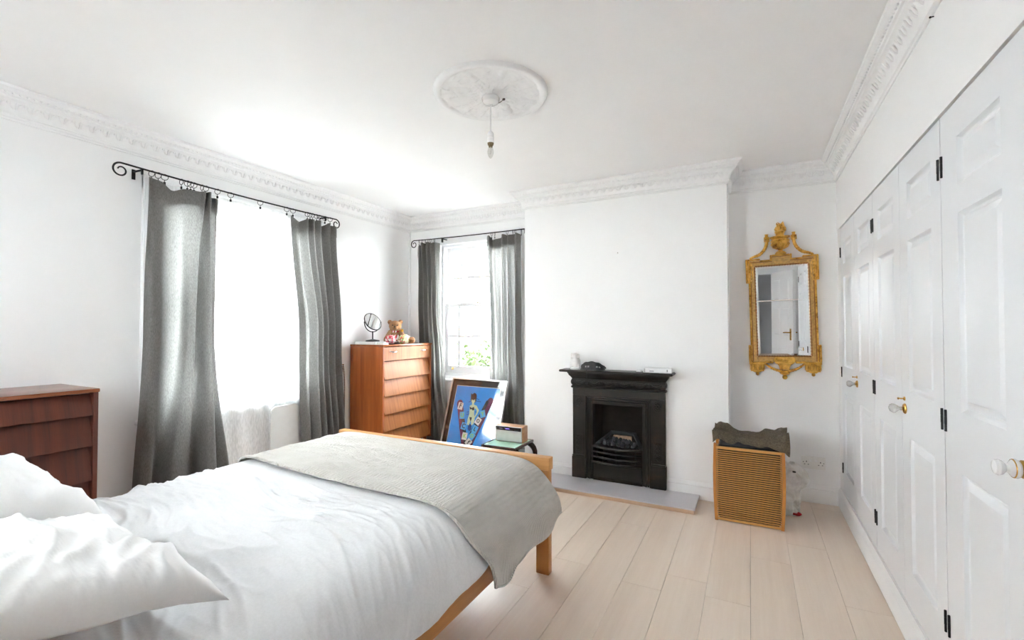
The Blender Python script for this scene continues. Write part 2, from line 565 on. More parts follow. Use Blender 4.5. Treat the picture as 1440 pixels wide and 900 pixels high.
# plaster cornice with running leaf enrichment ---------------------------------
CO = [(0, -0.150), (0.010, -0.150), (0.013, -0.142), (0.020, -0.138), (0.022, -0.128), (0.018, -0.122), (0.024, -0.100), (0.036, -0.078), (0.052, -0.062),
      (0.062, -0.058), (0.066, -0.050), (0.074, -0.046), (0.076, -0.034), (0.086, -0.028), (0.092, -0.020), (0.100, -0.016), (0.102, -0.002), (0, -0.002)]
def cornice(name, label, segs):
    m = MB()
    e = MB()
    for p0, p1, nrm, m0, m1 in segs:
        run(m, CO, p0, p1, nrm, m0, m1, ZC)
        P0, P1, N = Vector(p0), Vector(p1), Vector(nrm)
        d = (P1 - P0).normalized()
        L = (P1 - P0).length
        a0, a1 = max(0, m0) * 0.06, L + min(0, m1) * 0.06
        cnt = int((a1 - a0) / 0.062)
        rot = Matrix((d, N, Vector((0, 0, 1)))).transposed().to_4x4()
        tilt = Matrix.Rotation(radians(-42), 4, 'X')
        for i in range(cnt):
            c = P0 + d * (a0 + (i + 0.5) * (a1 - a0) / cnt) + N * 0.038 + Vector((0, 0, ZC - 0.084)) - N * 0.003
            # an acanthus leaf: two lobes and a rib
            for sgn in (-1, 1):
                T = Matrix.Translation(c) @ rot @ tilt @ Matrix.Translation((sgn * 0.013, 0, 0)) @ Matrix.Rotation(sgn * 0.45, 4, 'Y') @ Matrix.Diagonal((0.010, 0.0055, 0.024, 1))
                bmesh.ops.create_icosphere(e.bm, subdivisions=1, radius=1, matrix=T)
            T = Matrix.Translation(c) @ rot @ tilt @ Matrix.Diagonal((0.005, 0.0075, 0.025, 1))
            bmesh.ops.create_icosphere(e.bm, subdivisions=1, radius=1, matrix=T)
            c2 = P0 + d * (a0 + (i + 0.0) * (a1 - a0) / cnt) + N * 0.041 + Vector((0, 0, ZC - 0.072))
            bmesh.ops.create_icosphere(e.bm, subdivisions=1, radius=0.008, matrix=Matrix.Translation(c2))
        # small bead row near the top
        cnt2 = int((a1 - a0) / 0.026)
        for i in range(cnt2):
            c = P0 + d * (a0 + (i + 0.5) * (a1 - a0) / cnt2) + N * 0.079 + Vector((0, 0, ZC - 0.036))
            bmesh.ops.create_icosphere(e.bm, subdivisions=1, radius=0.006, matrix=Matrix.Translation(c))
    o = struct(m.build(name, m_plaster, smooth=30), label, 'cornice')
    tag(e.build('leaf_enrichment', m_plaster, o, fix=False), kind='stuff')
cornice('trim_1', 'ornate white plaster cornice over the wardrobes', [((XR, 0.93, 0), (XR, YB, 0), (-1, 0, 0), 0, -1)])
cornice('trim_2', 'ornate white plaster cornice over the gilt mirror alcove', [((BX1, YB, 0), (XR, YB, 0), (0, -1, 0), 1, -1)])
cornice('trim_3', 'ornate white plaster cornice around the chimney breast',
        [((BX1, YC, 0), (BX1, YB, 0), (1, 0, 0), -1, -1), ((BX0, YC, 0), (BX1, YC, 0), (0, -1, 0), -1, 1), ((BX0, YB, 0), (BX0, YC, 0), (-1, 0, 0), 1, 1)])
cornice('trim_4', 'ornate white plaster cornice over the small sash window', [((XL, YB, 0), (BX0, YB, 0), (0, -1, 0), 1, -1)])
cornice('trim_5', 'ornate white plaster cornice over the large window', [((XL, YR, 0), (XL, YB, 0), (1, 0, 0), 0, -1)])
struct(MB().box(XL, XL + 0.022, YB - 0.022, YB, 0.122, ZC - 0.15, 0.006, 2).build('trim_6', m_wall), 'thin boxed white pipe run in the room corner', 'trim')

# ------------------------------------------------------------------ windows
def sash_window(name, label, T, w, h, cols, rows, reveal, sill_out, arch=0.075, lat=True):
    """T maps local (x along, y out of the room, z up) to the world; opening w x h with its lower left at the origin"""
    root = thing(name, label, 'window', M=T, kind='structure')
    def B(): return MB(T)
    m = B()
    m.box(0, 0.035, 0.02, 0.16, 0, h).box(w - 0.035, w, 0.02, 0.16, 0, h).box(0.035, w - 0.035, 0.02, 0.16, h - 0.035, h).box(0.035, w - 0.035, 0.02, 0.16, 0, 0.03)
    m.build('window_frame', m_gloss, root)
    m = B()                                            # architrave on the room face
    for x0, x1 in ((-arch, 0.012), (w - 0.012, w + arch)):
        m.box(x0, x1, -0.022, 0.02, -0.03, h + arch, 0.005)
        m.box(x0 + 0.012, x1 - 0.012, -0.030, -0.02, -0.03, h + 0.012, 0.003)
    m.box(-arch, w + arch, -0.0225, 0.02, h - 0.012, h + arch, 0.005)
    m.box(-arch, w + arch, -0.034, -0.02, h + arch - 0.02, h + arch + 0.004, 0.004)
    m.build('architrave', m_gloss, root)
    B().box(-arch - 0.02, w + arch + 0.02, -sill_out, 0.06, -0.055, -0.025, 0.008, 2).build('sill', m_gloss, root)
    B().box(-arch, w + arch, -0.018, 0.0, -0.14, -0.055, 0.004).build('apron', m_gloss, root)
    mid = h * 0.535
    for nm, z0, z1, y0 in (('upper_sash', mid - 0.018, h - 0.035, 0.095), ('lower_sash', 0.03, mid + 0.018, 0.052)):
        m = B()
        a, b = 0.035, w - 0.035
        st = 0.042
        bot = 0.075 if nm == 'lower_sash' else 0.036
        top = 0.036 if nm == 'lower_sash' else 0.045
        m.box(a, a + st, y0, y0 + 0.04, z0, z1, 0.003).box(b - st, b, y0, y0 + 0.04, z0, z1, 0.003)
        m.box(a + st, b - st, y0, y0 + 0.04, z0, z0 + bot, 0.003).box(a + st, b - st, y0, y0 + 0.04, z1 - top, z1, 0.003)
        s = m.build(nm, m_gloss, root)
        xs = [a + st] + [c * w for c in cols] + [b - st]
        nz = rows
        zz = [z0 + bot + (z1 - top - z0 - bot) * q / nz for q in range(nz + 1)]
        for c in xs[1:-1]:
            B().box(c - 0.012, c + 0.012, y0 + 0.004, y0 + 0.036, z0 + bot, z1 - top, 0.002).build('glazing_bar', m_gloss, s)
        for q in zz[1:-1]:
            B().box(a + st, b - st, y0 + 0.005, y0 + 0.035, q - 0.012, q + 0.012, 0.002).build('glazing_bar', m_gloss, s)
        for x0, x1 in zip(xs, xs[1:]):
            for q0, q1 in zip(zz, zz[1:]):
                B().box(x0, x1, y0 + 0.0185, y0 + 0.0215, q0, q1).build('pane', m_glass, s, smooth=0)
    m = B()                                            # sash fastener and lift
    m.box(w * 0.5 - 0.03, w * 0.5 + 0.03, 0.05, 0.075, mid + 0.018, mid + 0.026, 0.002).lathe([(0.004, 0), (0.004, 0.02), (0.009, 0.026), (0.006, 0.036)], (w * 0.5 - 0.016, 0.06, mid + 0.02), 'Z', 10)
    m.tube([(w * 0.5 - 0.012, 0.06, mid + 0.036), (w * 0.5 + 0.05, 0.055, mid + 0.034)], 0.004, 6)
    m.build('sash_fastener', m_brass, root)
    B().ball((0.15 * w, 0.04, 0.075), 0.012, 10).build('sash_lift', m_brass, root)
    return root

T1 = Matrix(((0, -1, 0, XL), (1, 0, 0, W1[0]), (0, 0, 1, W1[2]), (0, 0, 0, 1)))
sash_window('window_1', 'large white sash window behind the sheer net curtain', T1, W1[1] - W1[0], W1[3] - W1[2], (0.333, 0.667), 2, 0.1, 0.04)
T2 = Matrix(((1, 0, 0, W2[0]), (0, 1, 0, YB), (0, 0, 1, W2[2]), (0, 0, 0, 1)))
sash_window('window_2', 'narrower white sash window with glazing bars behind the framed poster', T2, W2[1] - W2[0], W2[3] - W2[2], (0.228, 0.772), 2, 0.1, 0.05)

T3 = Matrix(((-1, 0, 0, W3[1]), (0, -1, 0, YR), (0, 0, 1, W3[2]), (0, 0, 0, 1)))  # unseen rear window, added to even out the room light
sash_window('window_fill', 'white sash window added behind the bed head for fill light, unseen', T3, W3[1] - W3[0], W3[3] - W3[2], (0.333, 0.667), 2, 0.1, 0.04)

# ------------------------------------------------------------------ door seen in the gilt mirror
hinge = Vector((0.325, -0.585, 0)); edge = Vector((0.575, 0.05, 0))
dd = (edge - hinge); DW = dd.length; dd.normalize()
TD = Matrix(((dd.x, -dd.y, 0, hinge.x), (dd.y, dd.x, 0, hinge.y), (0, 0, 1, 0.012), (0, 0, 0, 1)))   # local +y faces the room
door = thing('door_1', 'white panelled room door standing open, seen in the gilt mirror', 'door', M=TD, kind='structure')
MB(TD).box(0, DW, -0.022, 0.018, 0, 1.965, 0.002).build('door_leaf', m_gloss, door)
for x0, x1 in ((0.10, DW / 2 - 0.045), (DW / 2 + 0.045, DW - 0.10)):
    for z0, z1 in ((0.20, 0.80), (0.98, 1.42), (1.52, 1.86)):
        m = MB(TD)
        m.box(x0, x1, 0.017, 0.021, z0, z1).box(x0 + 0.02, x1 - 0.02, 0.0, 0.027, z0 + 0.02, z1 - 0.02, 0.006)
        m.build('raised_panel', m_gloss, door)
for s in (1, -1):
    y = 0.018 if s > 0 else -0.022
    m = MB(TD)
    m.box(DW - 0.085, DW - 0.045, min(y, y + s * 0.006), max(y, y + s * 0.006), 0.93, 1.10, 0.002)
    m.tube([(DW - 0.065, y, 1.045), (DW - 0.065, y + s * 0.045, 1.045), (DW - 0.08, y + s * 0.052, 1.045), (DW - 0.18, y + s * 0.05, 1.04)], 0.009, 8)
    m.build('lever_handle', m_brass, door)
m = MB()
m.box(DX0 - 0.07, DX0 + 0.02, YR, YR + 0.02, 0, DZ + 0.07).box(DX1 - 0.02, DX1 + 0.07, YR, YR + 0.02, 0, DZ + 0.07).box(DX0, DX1, YR, YR + 0.02, DZ - 0.02, DZ + 0.07)
struct(m.build('trim_7', m_gloss), 'white door frame behind the photographer', 'trim')

# ------------------------------------------------------------------ fitted wardrobes along the right wall
hinge_me = MB().lathe([(0.003, -0.035), (0.0040, -0.034), (0.0040, -0.013), (0.0037, -0.0125), (0.0045, -0.011), (0.0045, 0.011), (0.0037, 0.0125), (0.0045, 0.013), (0.0045, 0.034), (0.003, 0.035)], (0, 0, 0), 'Z', 10).mesh('hinge', m_black)
def wardrobe(label, y_hi, y_mid, y_lo, knob_on, style):
    """a double-door unit; y_hi is the far end"""
    root = thing('wardrobe', label, 'wardrobe', (XR + 0.3, (y_hi + y_lo) / 2, 0.0), 'fitted double-door wardrobes')
    z0, z1 = 0.137, 1.940
    m = MB()
    m.box(XR + 0.035, XR + 0.60, y_lo + 0.001, y_lo + 0.018, 0.0, 1.945).box(XR + 0.035, XR + 0.60, y_hi - 0.018, y_hi - 0.001, 0.0, 1.945)
    m.box(XR + 0.035, XR + 0.60, y_lo + 0.018, y_hi - 0.018, 1.925, 1.945).box(XR + 0.585, XR + 0.60, y_lo + 0.018, y_hi - 0.018, 0, 1.925)
    m.box(XR + 0.035, XR + 0.585, y_lo + 0.018, y_hi - 0.018, 0.09, 0.11)
    m.build('carcass', m_doorp, root)
    for side, (a, b) in enumerate(((y_mid, y_hi), (y_lo, y_mid))):
        a += 0.0015; b -= 0.0015
        sx = XR                                        # door face
        pz = ((0.285, 0.815), (1.0, 1.60), (1.685, 1.832))
        c = (a + b) / 2 - 0.005
        hw = min(0.138, (b - a) / 2 - 0.09)
        d = MB()
        # stiles and rails leave the panels recessed
        d.box(sx, sx + 0.03, a, c - hw, z0, z1).box(sx, sx + 0.03, c + hw, b, z0, z1)
        zs = [z0] + [z for p in pz for z in p] + [z1]
        for q in range(0, len(zs), 2):
            d.box(sx, sx + 0.03, c - hw, c + hw, zs[q], zs[q + 1])
        bmesh.ops.remove_doubles(d.bm, verts=d.bm.verts, dist=1e-5)
        dr = d.build('door', m_doorp, root, smooth=0)
        for p0, p1 in pz:
            m = MB()
            # recessed bed, ogee bevel rising to a raised field
            def ring(i, x): return [(x, c - hw + i, p0 + i), (x, c + hw - i, p0 + i), (x, c + hw - i, p1 - i), (x, c - hw + i, p1 - i)]
            R = [ring(0, sx + 0.0005), ring(0.007, sx + 0.009), ring(0.011, sx + 0.0115), ring(0.017, sx + 0.0115), ring(0.036, sx + 0.0035), ring(0.038, sx + 0.003)]
            V = [[m.bm.verts.new(q) for q in r_] for r_ in R]
            for A, Bv in zip(V, V[1:]):
                for i in range(4): m._f((A[i], A[(i + 1) % 4], Bv[(i + 1) % 4], Bv[i]))
            m._f(V[-1])
            bk = [m.bm.verts.new(q) for q in ring(0, sx + 0.025)]
            for i in range(4): m._f((V[0][i], V[0][(i + 1) % 4], bk[(i + 1) % 4], bk[i]))
            m._f(bk)
            m.build('panel', m_doorp, dr, smooth=0)
        hy = b - 0.013 if side == 0 else a + 0.013
        for hz in (1.775, 0.955, 0.30):
            h = new('hinge', hinge_me); h.parent = dr
            h.location = (sx - 0.002 - (XR + 0.3), hy - (y_hi + y_lo) / 2, hz)
        if side == knob_on:
            ky = y_mid + 0.045 if side == 0 else y_mid - 0.045
            kz = 0.925
            m = MB()
            m.lathe([(0.0, 0.0), (0.021, 0.0), (0.021, -0.003), (0.017, -0.007), (0.008, -0.009), (0.007, -0.016), (0.0, -0.016)], (sx, ky, kz), 'X', 16, cap=False)
            kb = m.build('knob_rose', m_brass, dr)
            m = MB()
            if style == 'crystal':
                m.lathe([(0.0, -0.012), (0.008, -0.012), (0.007, -0.02), (0.012, -0.026), (0.018, -0.034), (0.019, -0.042), (0.014, -0.051), (0.006, -0.054), (0, -0.054)], (sx, ky, kz), 'X', 10, cap=False)
                m.build('knob', m_crystal, dr, smooth=20)
                MB().lathe([(0.0, 0.0), (0.008, 0), (0.008, -0.004), (0.003, -0.006), (0.003, -0.02), (0.006, -0.022), (0, -0.026)], (sx, ky + 0.004, kz + 0.04), 'X', 10, cap=False).build('key_plate', m_brass, dr)
            else:
                m.lathe([(0.0, -0.008), (0.019, -0.008), (0.022, -0.012), (0.022, -0.018), (0.017, -0.023), (0.011, -0.027), (0.010, -0.032), (0.016, -0.037), (0.019, -0.044), (0.016, -0.051), (0.007, -0.054), (0, -0.055)], (sx, ky, kz), 'X', 18, cap=False)
                m.build('knob', m_ceramic, dr)
                MB().lathe([(0.0212, -0.0180), (0.0224, -0.0180), (0.0214, -0.0198), (0.0195, -0.0198)], (sx, ky, kz), 'X', 18, cap=False).build('gold_ring', m_brass, dr)
    return root
m_crystal = plain('crystal_glass', (0.9, 0.88, 0.86), 0.05, 0, 0.01, Transmission__Weight=0.6, IOR=1.5)
wardrobe('white double wardrobe nearest the gilt mirror alcove', 3.891, 3.415, 2.942, 1, 'crystal')
wardrobe('middle white double wardrobe with a brass and crystal knob', 2.940, 2.465, 1.990, 1, 'crystal')
wardrobe('white double wardrobe nearest the camera, with a porcelain knob', 1.988, 1.455, 0.967, 0, 'porcelain')

# ------------------------------------------------------------------ ceiling rose and pendant
RX, RY = -1.165, 2.035
def rose_h(r, a):
    R = r / 0.29
    h = 0.004
    h += 0.015 * sm(1.0, 0.97, R) * (1 if R > 0.86 else 0) * (0.6 + 0.4 * abs(sin(pi * (R - 0.86) / 0.14)))
    if R <= 0.86:
        h += 0.004
        for kf, r0, wd, amp, ph in ((16, 0.70, 0.12, 0.0065, 0), (8, 0.5, 0.15, 0.008, 0.2), (16, 0.30, 0.10, 0.006, 0.1), (32, 0.84, 0.03, 0.003, 0)):
            e = math.exp(-((R - r0 - 0.05 * cos(kf * a + ph)) / wd) ** 2)
            h += amp * e * max(0, cos(kf * a / 1.0 + ph + 6 * (R - r0) * sin(8 * a))) ** 0.7
        h += 0.006 * abs(fnoise(cos(a) * R * 8, sin(a) * R * 8)) + 0.006 * abs(fnoise(cos(a) * R * 17, sin(a) * R * 17, 4))
        if R < 0.2: h += 0.010 * sm(0.2, 0.14, R)
    return h
rose = thing('ceiling_rose', 'round ornate white plaster ceiling rose with leaf relief', 'ceiling rose', (RX, RY, ZC))
m = MB()
def rp(u, v):
    a = 2 * pi * u
    r = 0.29 * v if v > 0 else 0.0005
    return (RX + r * cos(a), RY + r * sin(a), ZC - rose_h(r, a) if v < 0.999 else ZC)
m.grid(192, 64, rp, True)
m.build('relief', m_plaster, rose, smooth=60)
pend = thing('pendant_light', 'bare clear bulb on a white flex hanging from the ceiling rose', 'pendant light', (RX, RY, ZC - 0.028))
zt = ZC - 0.027
MB().lathe([(0, 0.0), (0.045, 0.0), (0.045, -0.008), (0.040, -0.022), (0.028, -0.030), (0.010, -0.033), (0.006, -0.040), (0, -0.040)], (RX, RY, zt), 'Z', 24, cap=False).build('ceiling_cup', m_ceramic, pend)
MB().tube([(RX, RY, zt - 0.035), (RX + 0.001, RY, 2.30), (RX, RY, 2.243)], 0.0028, 8).build('flex', m_white, pend)
m = MB(); m.lathe([(0, 2.252), (0.008, 2.252), (0.014, 2.245), (0.0165, 2.238), (0.0165, 2.226), (0, 2.226)], (RX, RY, 0), 'Z', 18, cap=False)
m.lathe([(0, 2.223), (0.0175, 2.223), (0.0175, 2.216), (0.0160, 2.213), (0.0175, 2.210), (0.0175, 2.193), (0, 2.193)], (RX, RY, 0), 'Z', 18, cap=False)
m.build('lampholder', m_white, pend)
MB().lathe([(0, 2.227), (0.0150, 2.227), (0.0150, 2.222), (0, 2.222)], (RX, RY, 0), 'Z', 18, cap=False).build('collar', m_alu, pend)
MB().lathe([(0, 2.194), (0.0165, 2.194), (0.0150, 2.183), (0.011, 2.181), (0.010, 2.172), (0, 2.172)], (RX, RY, 0), 'Z', 18, cap=False).build('brass_cap', plain('dull_brass', (0.25, 0.2, 0.12), 0.35, 1.0), pend)
MB().lathe([(0.008, 2.176), (0.012, 2.165), (0.0165, 2.150), (0.016, 2.140), (0.011, 2.126), (0.004, 2.116), (0.0, 2.115)], (RX, RY, 0), 'Z', 16, cap=False).build('bulb', glass_mat('bulb_glass', (0.9, 0.9, 0.88)), pend)
MB().tube([(RX, RY, 2.176), (RX + 0.002, RY, 2.15), (RX - 0.002, RY, 2.135)], 0.0015, 6).build('filament_stem', m_alu, pend)
m = MB()
m.tube(catmull([(RX - 0.04, RY + 0.01, zt - 0.004), (RX - 0.012, RY + 0.052, zt - 0.006), (RX + 0.03, RY + 0.05, zt - 0.004), (RX + 0.055, RY + 0.035, zt - 0.002)], 14), 0.0018, 6)
m.ball((RX + 0.058, RY + 0.033, zt - 0.004), (0.009, 0.006, 0.006), 8)
m.build('loose_wire', plain('brown_wire', (0.08, 0.05, 0.04), 0.5), pend)

# ------------------------------------------------------------------ curtain rods
def scroll(c, r0, turns, start, plane, s):
    out = []
    for i in range(40):
        t = i / 39
        a = start + s * turns * 2 * pi * t
        r = r0 * (1 - 0.80 * t)
        out.append((c[0], c[1]) if False else (r * cos(a), r * sin(a)))
    return out
ring_me = MB().tube([(0.0, 0.018 * cos(2 * pi * k / 18), 0.018 * sin(2 * pi * k / 18)) for k in range(18)], 0.0018, 6, True).mesh('curtain_ring', m_black)
clip_me = MB().box(-0.003, 0.003, -0.006, 0.006, -0.046, -0.030, 0.001).tube([(0, 0, -0.018), (0, 0, -0.032)], 0.0018, 6).mesh('clip', m_black)
def rod(label, axis, fixed, a0, a1, z, rings, scr, brackets, sag=0.0):
    wallc = XL if axis == 'Y' else YB
    def P(a, zz): return (fixed, a, zz) if axis == 'Y' else (a, fixed, zz)
    def zr(a): return z - sag * 4 * (a - a0) * (a1 - a) / (a1 - a0) ** 2
    root = thing('curtain_rod', label, 'curtain rod', P((a0 + a1) / 2, z))
    MB().tube([P(a0 + (a1 - a0) * i / 30, zr(a0 + (a1 - a0) * i / 30)) for i in range(31)], 0.0052, 10).build('rod', m_black, root)
    for end in scr:
        A = a0 if end == 0 else a1
        s = -1 if end == 0 else 1
        rr = 0.042
        pts = []
        for i in range(44):
            t = i / 43
            ang = pi / 2 - 2 * pi * 1.2 * t
            r = rr * (1 - 0.66 * t)
            pts.append(P(A + s * r * cos(ang), zr(A) - rr + r * sin(ang)))
        MB().tube(pts, [0.0052 - 0.0014 * i / 43 for i in range(44)], 8).build('scroll_end', m_black, root)
    for b in brackets:
        m = MB()
        if axis == 'Y':
            m.tube([(XL + 0.004, b, zr(b) - 0.004), (fixed, b, zr(b) - 0.008)], 0.006, 8)
            m.box(XL, XL + 0.005, b - 0.009, b + 0.009, zr(b) - 0.05, zr(b) + 0.01)
            m.box(fixed - 0.005, fixed + 0.008, b - 0.004, b + 0.004, zr(b) - 0.035, zr(b) - 0.005)
        else:
            m.tube([(b, YB - 0.004, zr(b) - 0.004), (b, fixed, zr(b) - 0.008)], 0.006, 8)
            m.box(b - 0.009, b + 0.009, YB - 0.005, YB, zr(b) - 0.05, zr(b) + 0.01)
            m.box(b - 0.005, b + 0.005, fixed - 0.012, fixed + 0.009, zr(b) - 0.045, zr(b) - 0.005)
        m.build('bracket', m_black, root)
    rl = WM[root].inverted()
    for a, yaw in rings:
        r = new('curtain_ring', ring_me); r.parent = root
        r.location = rl @ Vector(P(a, zr(a) - 0.013))
        r.rotation_euler = (0, 0, yaw + (pi / 2 if axis == 'Y' else 0))
        c = new('clip', clip_me); c.parent = r
    return root
RXL, RYB = XL + 0.10, YB - 0.10
rod('black iron curtain rod with scrolled ends above the large window', 'Y', RXL, 1.335, 2.895, 2.205,
    [(1.49, 0.5), (1.525, 0.6), (1.56, 1.1), (1.655, 0.1), (1.69, 0.6), (1.71, 0.8), (1.73, 0.7), (1.78, 0.0), (1.805, 0.5), (1.88, 0.6), (1.97, 0.9), (2.19, 0.7),
     (2.41, 1.0), (2.465, 1.1), (2.60, 0.9), (2.625, 1.2), (2.65, 0.1), (2.69, 1.0), (2.72, 1.1), (2.775, 0.6), (2.83, 0.7)], (0, 1), (1.44, 2.78), 0.012)
rod('black iron curtain rod above the narrower sash window', 'X', RYB, -3.165, -1.785, 2.185,
    [(-3.10, 0.5), (-3.06, 0.2), (-3.02, 0.9), (-2.98, 0.3), (-2.95, 1.0), (-2.90, 0.3), (-2.22, 0.1), (-2.185, 0.8), (-2.05, 1.0), (-1.99, 0.3), (-1.965, 0.1), (-1.90, 0.4)], (0,), (-1.86, -2.80), 0.006)

# ------------------------------------------------------------------ curtains
def curtain(label, axis, prof, hem_mat, zb=0.012, nu=150, nv=64, seed=0, group='grey linen curtains', hems=(5, 5)):
    """prof: list of (height fraction from the top, [(along, off wall, dz)]) with equal counts"""
    wallc, sg = (XL, 1) if axis == 'Y' else (YB, -1)
    rows = [(f, catmull([(a, o, d) for a, o, d in pts], nu)) for f, pts in prof]
    ZT = 2.148
    def at(i, f):
        for (f0, r0), (f1, r1) in zip(rows, rows[1:]):
            if f <= f1 or f1 == rows[-1][0]:
                t = sm(f0, f1, f)
                a = r0[i][0] + (r1[i][0] - r0[i][0]) * t
                o = r0[i][1] + (r1[i][1] - r0[i][1]) * t
                dz = rows[0][1][i][2] * (1 - f) ** 2
                break
        z = ZT + dz + (zb - ZT) * f
        wob = 0.006 * fnoise(a * 9 + seed, z * 2.2) * min(1, f * 6)
        a2 = a + 0.007 * fnoise(a * 5 + seed + 9, z * 1.7) * min(1, f * 4)
        return a2, max(o + wob, 0.078), z
    def W_(a, o, z): return (wallc + sg * o, a, z) if axis == 'Y' else (a, wallc + sg * o, z)
    c0 = at(nu // 2, 1)
    root = thing('curtain', label, 'curtain', W_(c0[0], c0[1], zb), group)
    MB().grid(nu, nv, lambda u, v: W_(*at(round(u * (nu - 1)), v))).build('panel', m_curt, root, smooth=180, fix=False)
    def off(i, f, d):
        a, o, z = at(i, f)
        j0, j1 = max(i - 1, 0), min(i + 1, nu - 1)
        p, q = at(j0, f), at(j1, f)
        tx, ty = q[0] - p[0], q[1] - p[1]
        l = math.hypot(tx, ty) or 1
        return W_(a - ty / l * d, o + tx / l * d, z)
    MB().grid(nu, 6, lambda u, v: off(round(u * (nu - 1)), v * 0.045, 0.003)).build('top_hem', m_curt, root, smooth=180, fix=False)
    MB().grid(nu, 6, lambda u, v: off(round(u * (nu - 1)), 1 - v * 0.05, 0.003)).build('bottom_hem', m_curt, root, smooth=180, fix=False)
    for s in (0, 1):
        if hems[s]:
            hn = hems[s]
            MB().grid(hn, nv, lambda u, v: off(round(u * (hn - 1)) if s == 0 else nu - hn + round(u * (hn - 1)), v, -0.003)).build('side_hem', m_curt, root, smooth=180, fix=False)
    return root

# left curtain of the large window: flat single layer, then a bunched edge
cA = [(1.475, 0.105, 0.015), (1.50, 0.110, 0.008), (1.545, 0.108, 0.0), (1.60, 0.100, -0.034), (1.655, 0.102, -0.012), (1.69, 0.125, -0.008), (1.74, 0.150, -0.012), (1.765, 0.165, -0.005),
      (1.755, 0.090, -0.02), (1.775, 0.080, -0.012), (1.80, 0.165, 0.0), (1.805, 0.085, -0.02), (1.82, 0.080, -0.02), (1.850, 0.145, -0.03), (1.875, 0.10, -0.05)]
cB = [(1.465, 0.082, 0), (1.475, 0.150, 0), (1.53, 0.135, 0), (1.59, 0.105, 0), (1.65, 0.110, 0), (1.665, 0.185, 0), (1.70, 0.200, 0), (1.705, 0.085, 0),
      (1.735, 0.085, 0), (1.755, 0.215, 0), (1.785, 0.215, 0), (1.775, 0.080, 0), (1.795, 0.080, 0), (1.835, 0.160, 0), (1.845, 0.085, 0)]
cC = [(1.415, 0.082, 0), (1.405, 0.165, 0), (1.460, 0.195, 0), (1.485, 0.085, 0), (1.515, 0.085, 0), (1.555, 0.205, 0), (1.645, 0.205, 0), (1.685, 0.13, 0),
      (1.740, 0.095, 0), (1.775, 0.240, 0), (1.825, 0.240, 0), (1.820, 0.080, 0), (1.865, 0.08, 0), (1.94, 0.185, 0), (1.990, 0.085, 0)]
curtain('wide grey linen curtain on the dresser side of the large window', 'Y', [(0, cA), (0.42, cB), (1.0, cC)], None, seed=3, hems=(25, 5))
def pleats(a0, a1, n, o0, amp, dz=(), skew=0.0, seed=0, skip=0):
    rnd = random.Random(seed)
    pts = []
    N = 2 * n + 1
    for i in range(N):
        f = i / (N - 1)
        a = a0 + (a1 - a0) * f + (rnd.uniform(-1, 1) * (a1 - a0) / N * 0.35 if 0 < i < N - 1 else 0)
        o = o0 + (amp if i % 2 else -amp) * rnd.uniform(0.55, 1.15) * (0.35 if i < skip else 1)
        pts.append((a + skew * (1 if i % 2 else -1), o, dz[i] if i < len(dz) else rnd.uniform(-0.015, 0.004)))
    return pts
dzr = (0.0, -0.05, -0.045, -0.012, 0.0, -0.004, -0.008, 0.004, -0.03, 0.0, -0.004, -0.02, 0.0, -0.01, -0.012)
curtain('pleated grey linen curtain between the large window and the chest of drawers', 'Y',
        [(0, pleats(2.455, 2.885, 6, 0.115, 0.030, dzr, 0.004, 4)), (0.45, pleats(2.53, 2.90, 6, 0.135, 0.055, (), 0.012, 5, 3)), (1.0, pleats(2.56, 2.935, 6, 0.150, 0.070, (), 0.014, 6, 2))], None, seed=11, hems=(9, 5))
curtain('bunched grey linen curtain between the small sash window and the room corner', 'X',
        [(0, pleats(-3.115, -2.845, 5, 0.115, 0.032, (-0.085, -0.03, -0.02, 0, -0.01, 0.0), 0.004, 8)), (0.30, pleats(-3.09, -2.815, 5, 0.115, 0.040, (), 0.014, 9)), (0.62, pleats(-3.09, -2.76, 5, 0.113, 0.034, (), 0.014, 9)), (1.0, pleats(-3.07, -2.66, 5, 0.113, 0.033, (), 0.01, 10))], None, seed=21)
curtain('grey linen curtain hanging beside the chimney breast', 'X',
        [(0, pleats(-2.275, -1.905, 5, 0.110, 0.030, (0, 0.0, -0.035, -0.04, -0.02, 0.0), 0.004, 12)), (0.45, pleats(-2.22, -1.90, 5, 0.125, 0.055, (), 0.014, 13)), (0.7, pleats(-2.245, -1.885, 5, 0.102, 0.028, (), 0.008, 13)), (1.0, pleats(-2.17, -1.86, 6, 0.098, 0.028, (), 0.004, 14))], None, seed=31)
# sheer net in front of the large window
net = thing('net_curtain', 'sheer white net curtain covering the large window', 'net curtain', (XL + 0.05, 2.1, 0.05))
def netp(u, v):
    y = 1.55 + 1.20 * u
    z = 2.16 + (0.03 - 2.16) * v
    amp = 0.010 + 0.008 * v
    o = 0.050 + 0.45 * amp * sin(u * 62 + 1.5 * sin(u * 9)) + 0.003 * fnoise(y * 8, z * 1.2)
    return (XL + o, y, z)
MB().grid(170, 26, netp).build('sheer_panel', m_net, net, smooth=180, fix=False)
MB().tube([(XL + 0.062, 1.50, 2.163), (XL + 0.062, 2.79, 2.163)], 0.004, 8).build('net_wire', m_white, net)
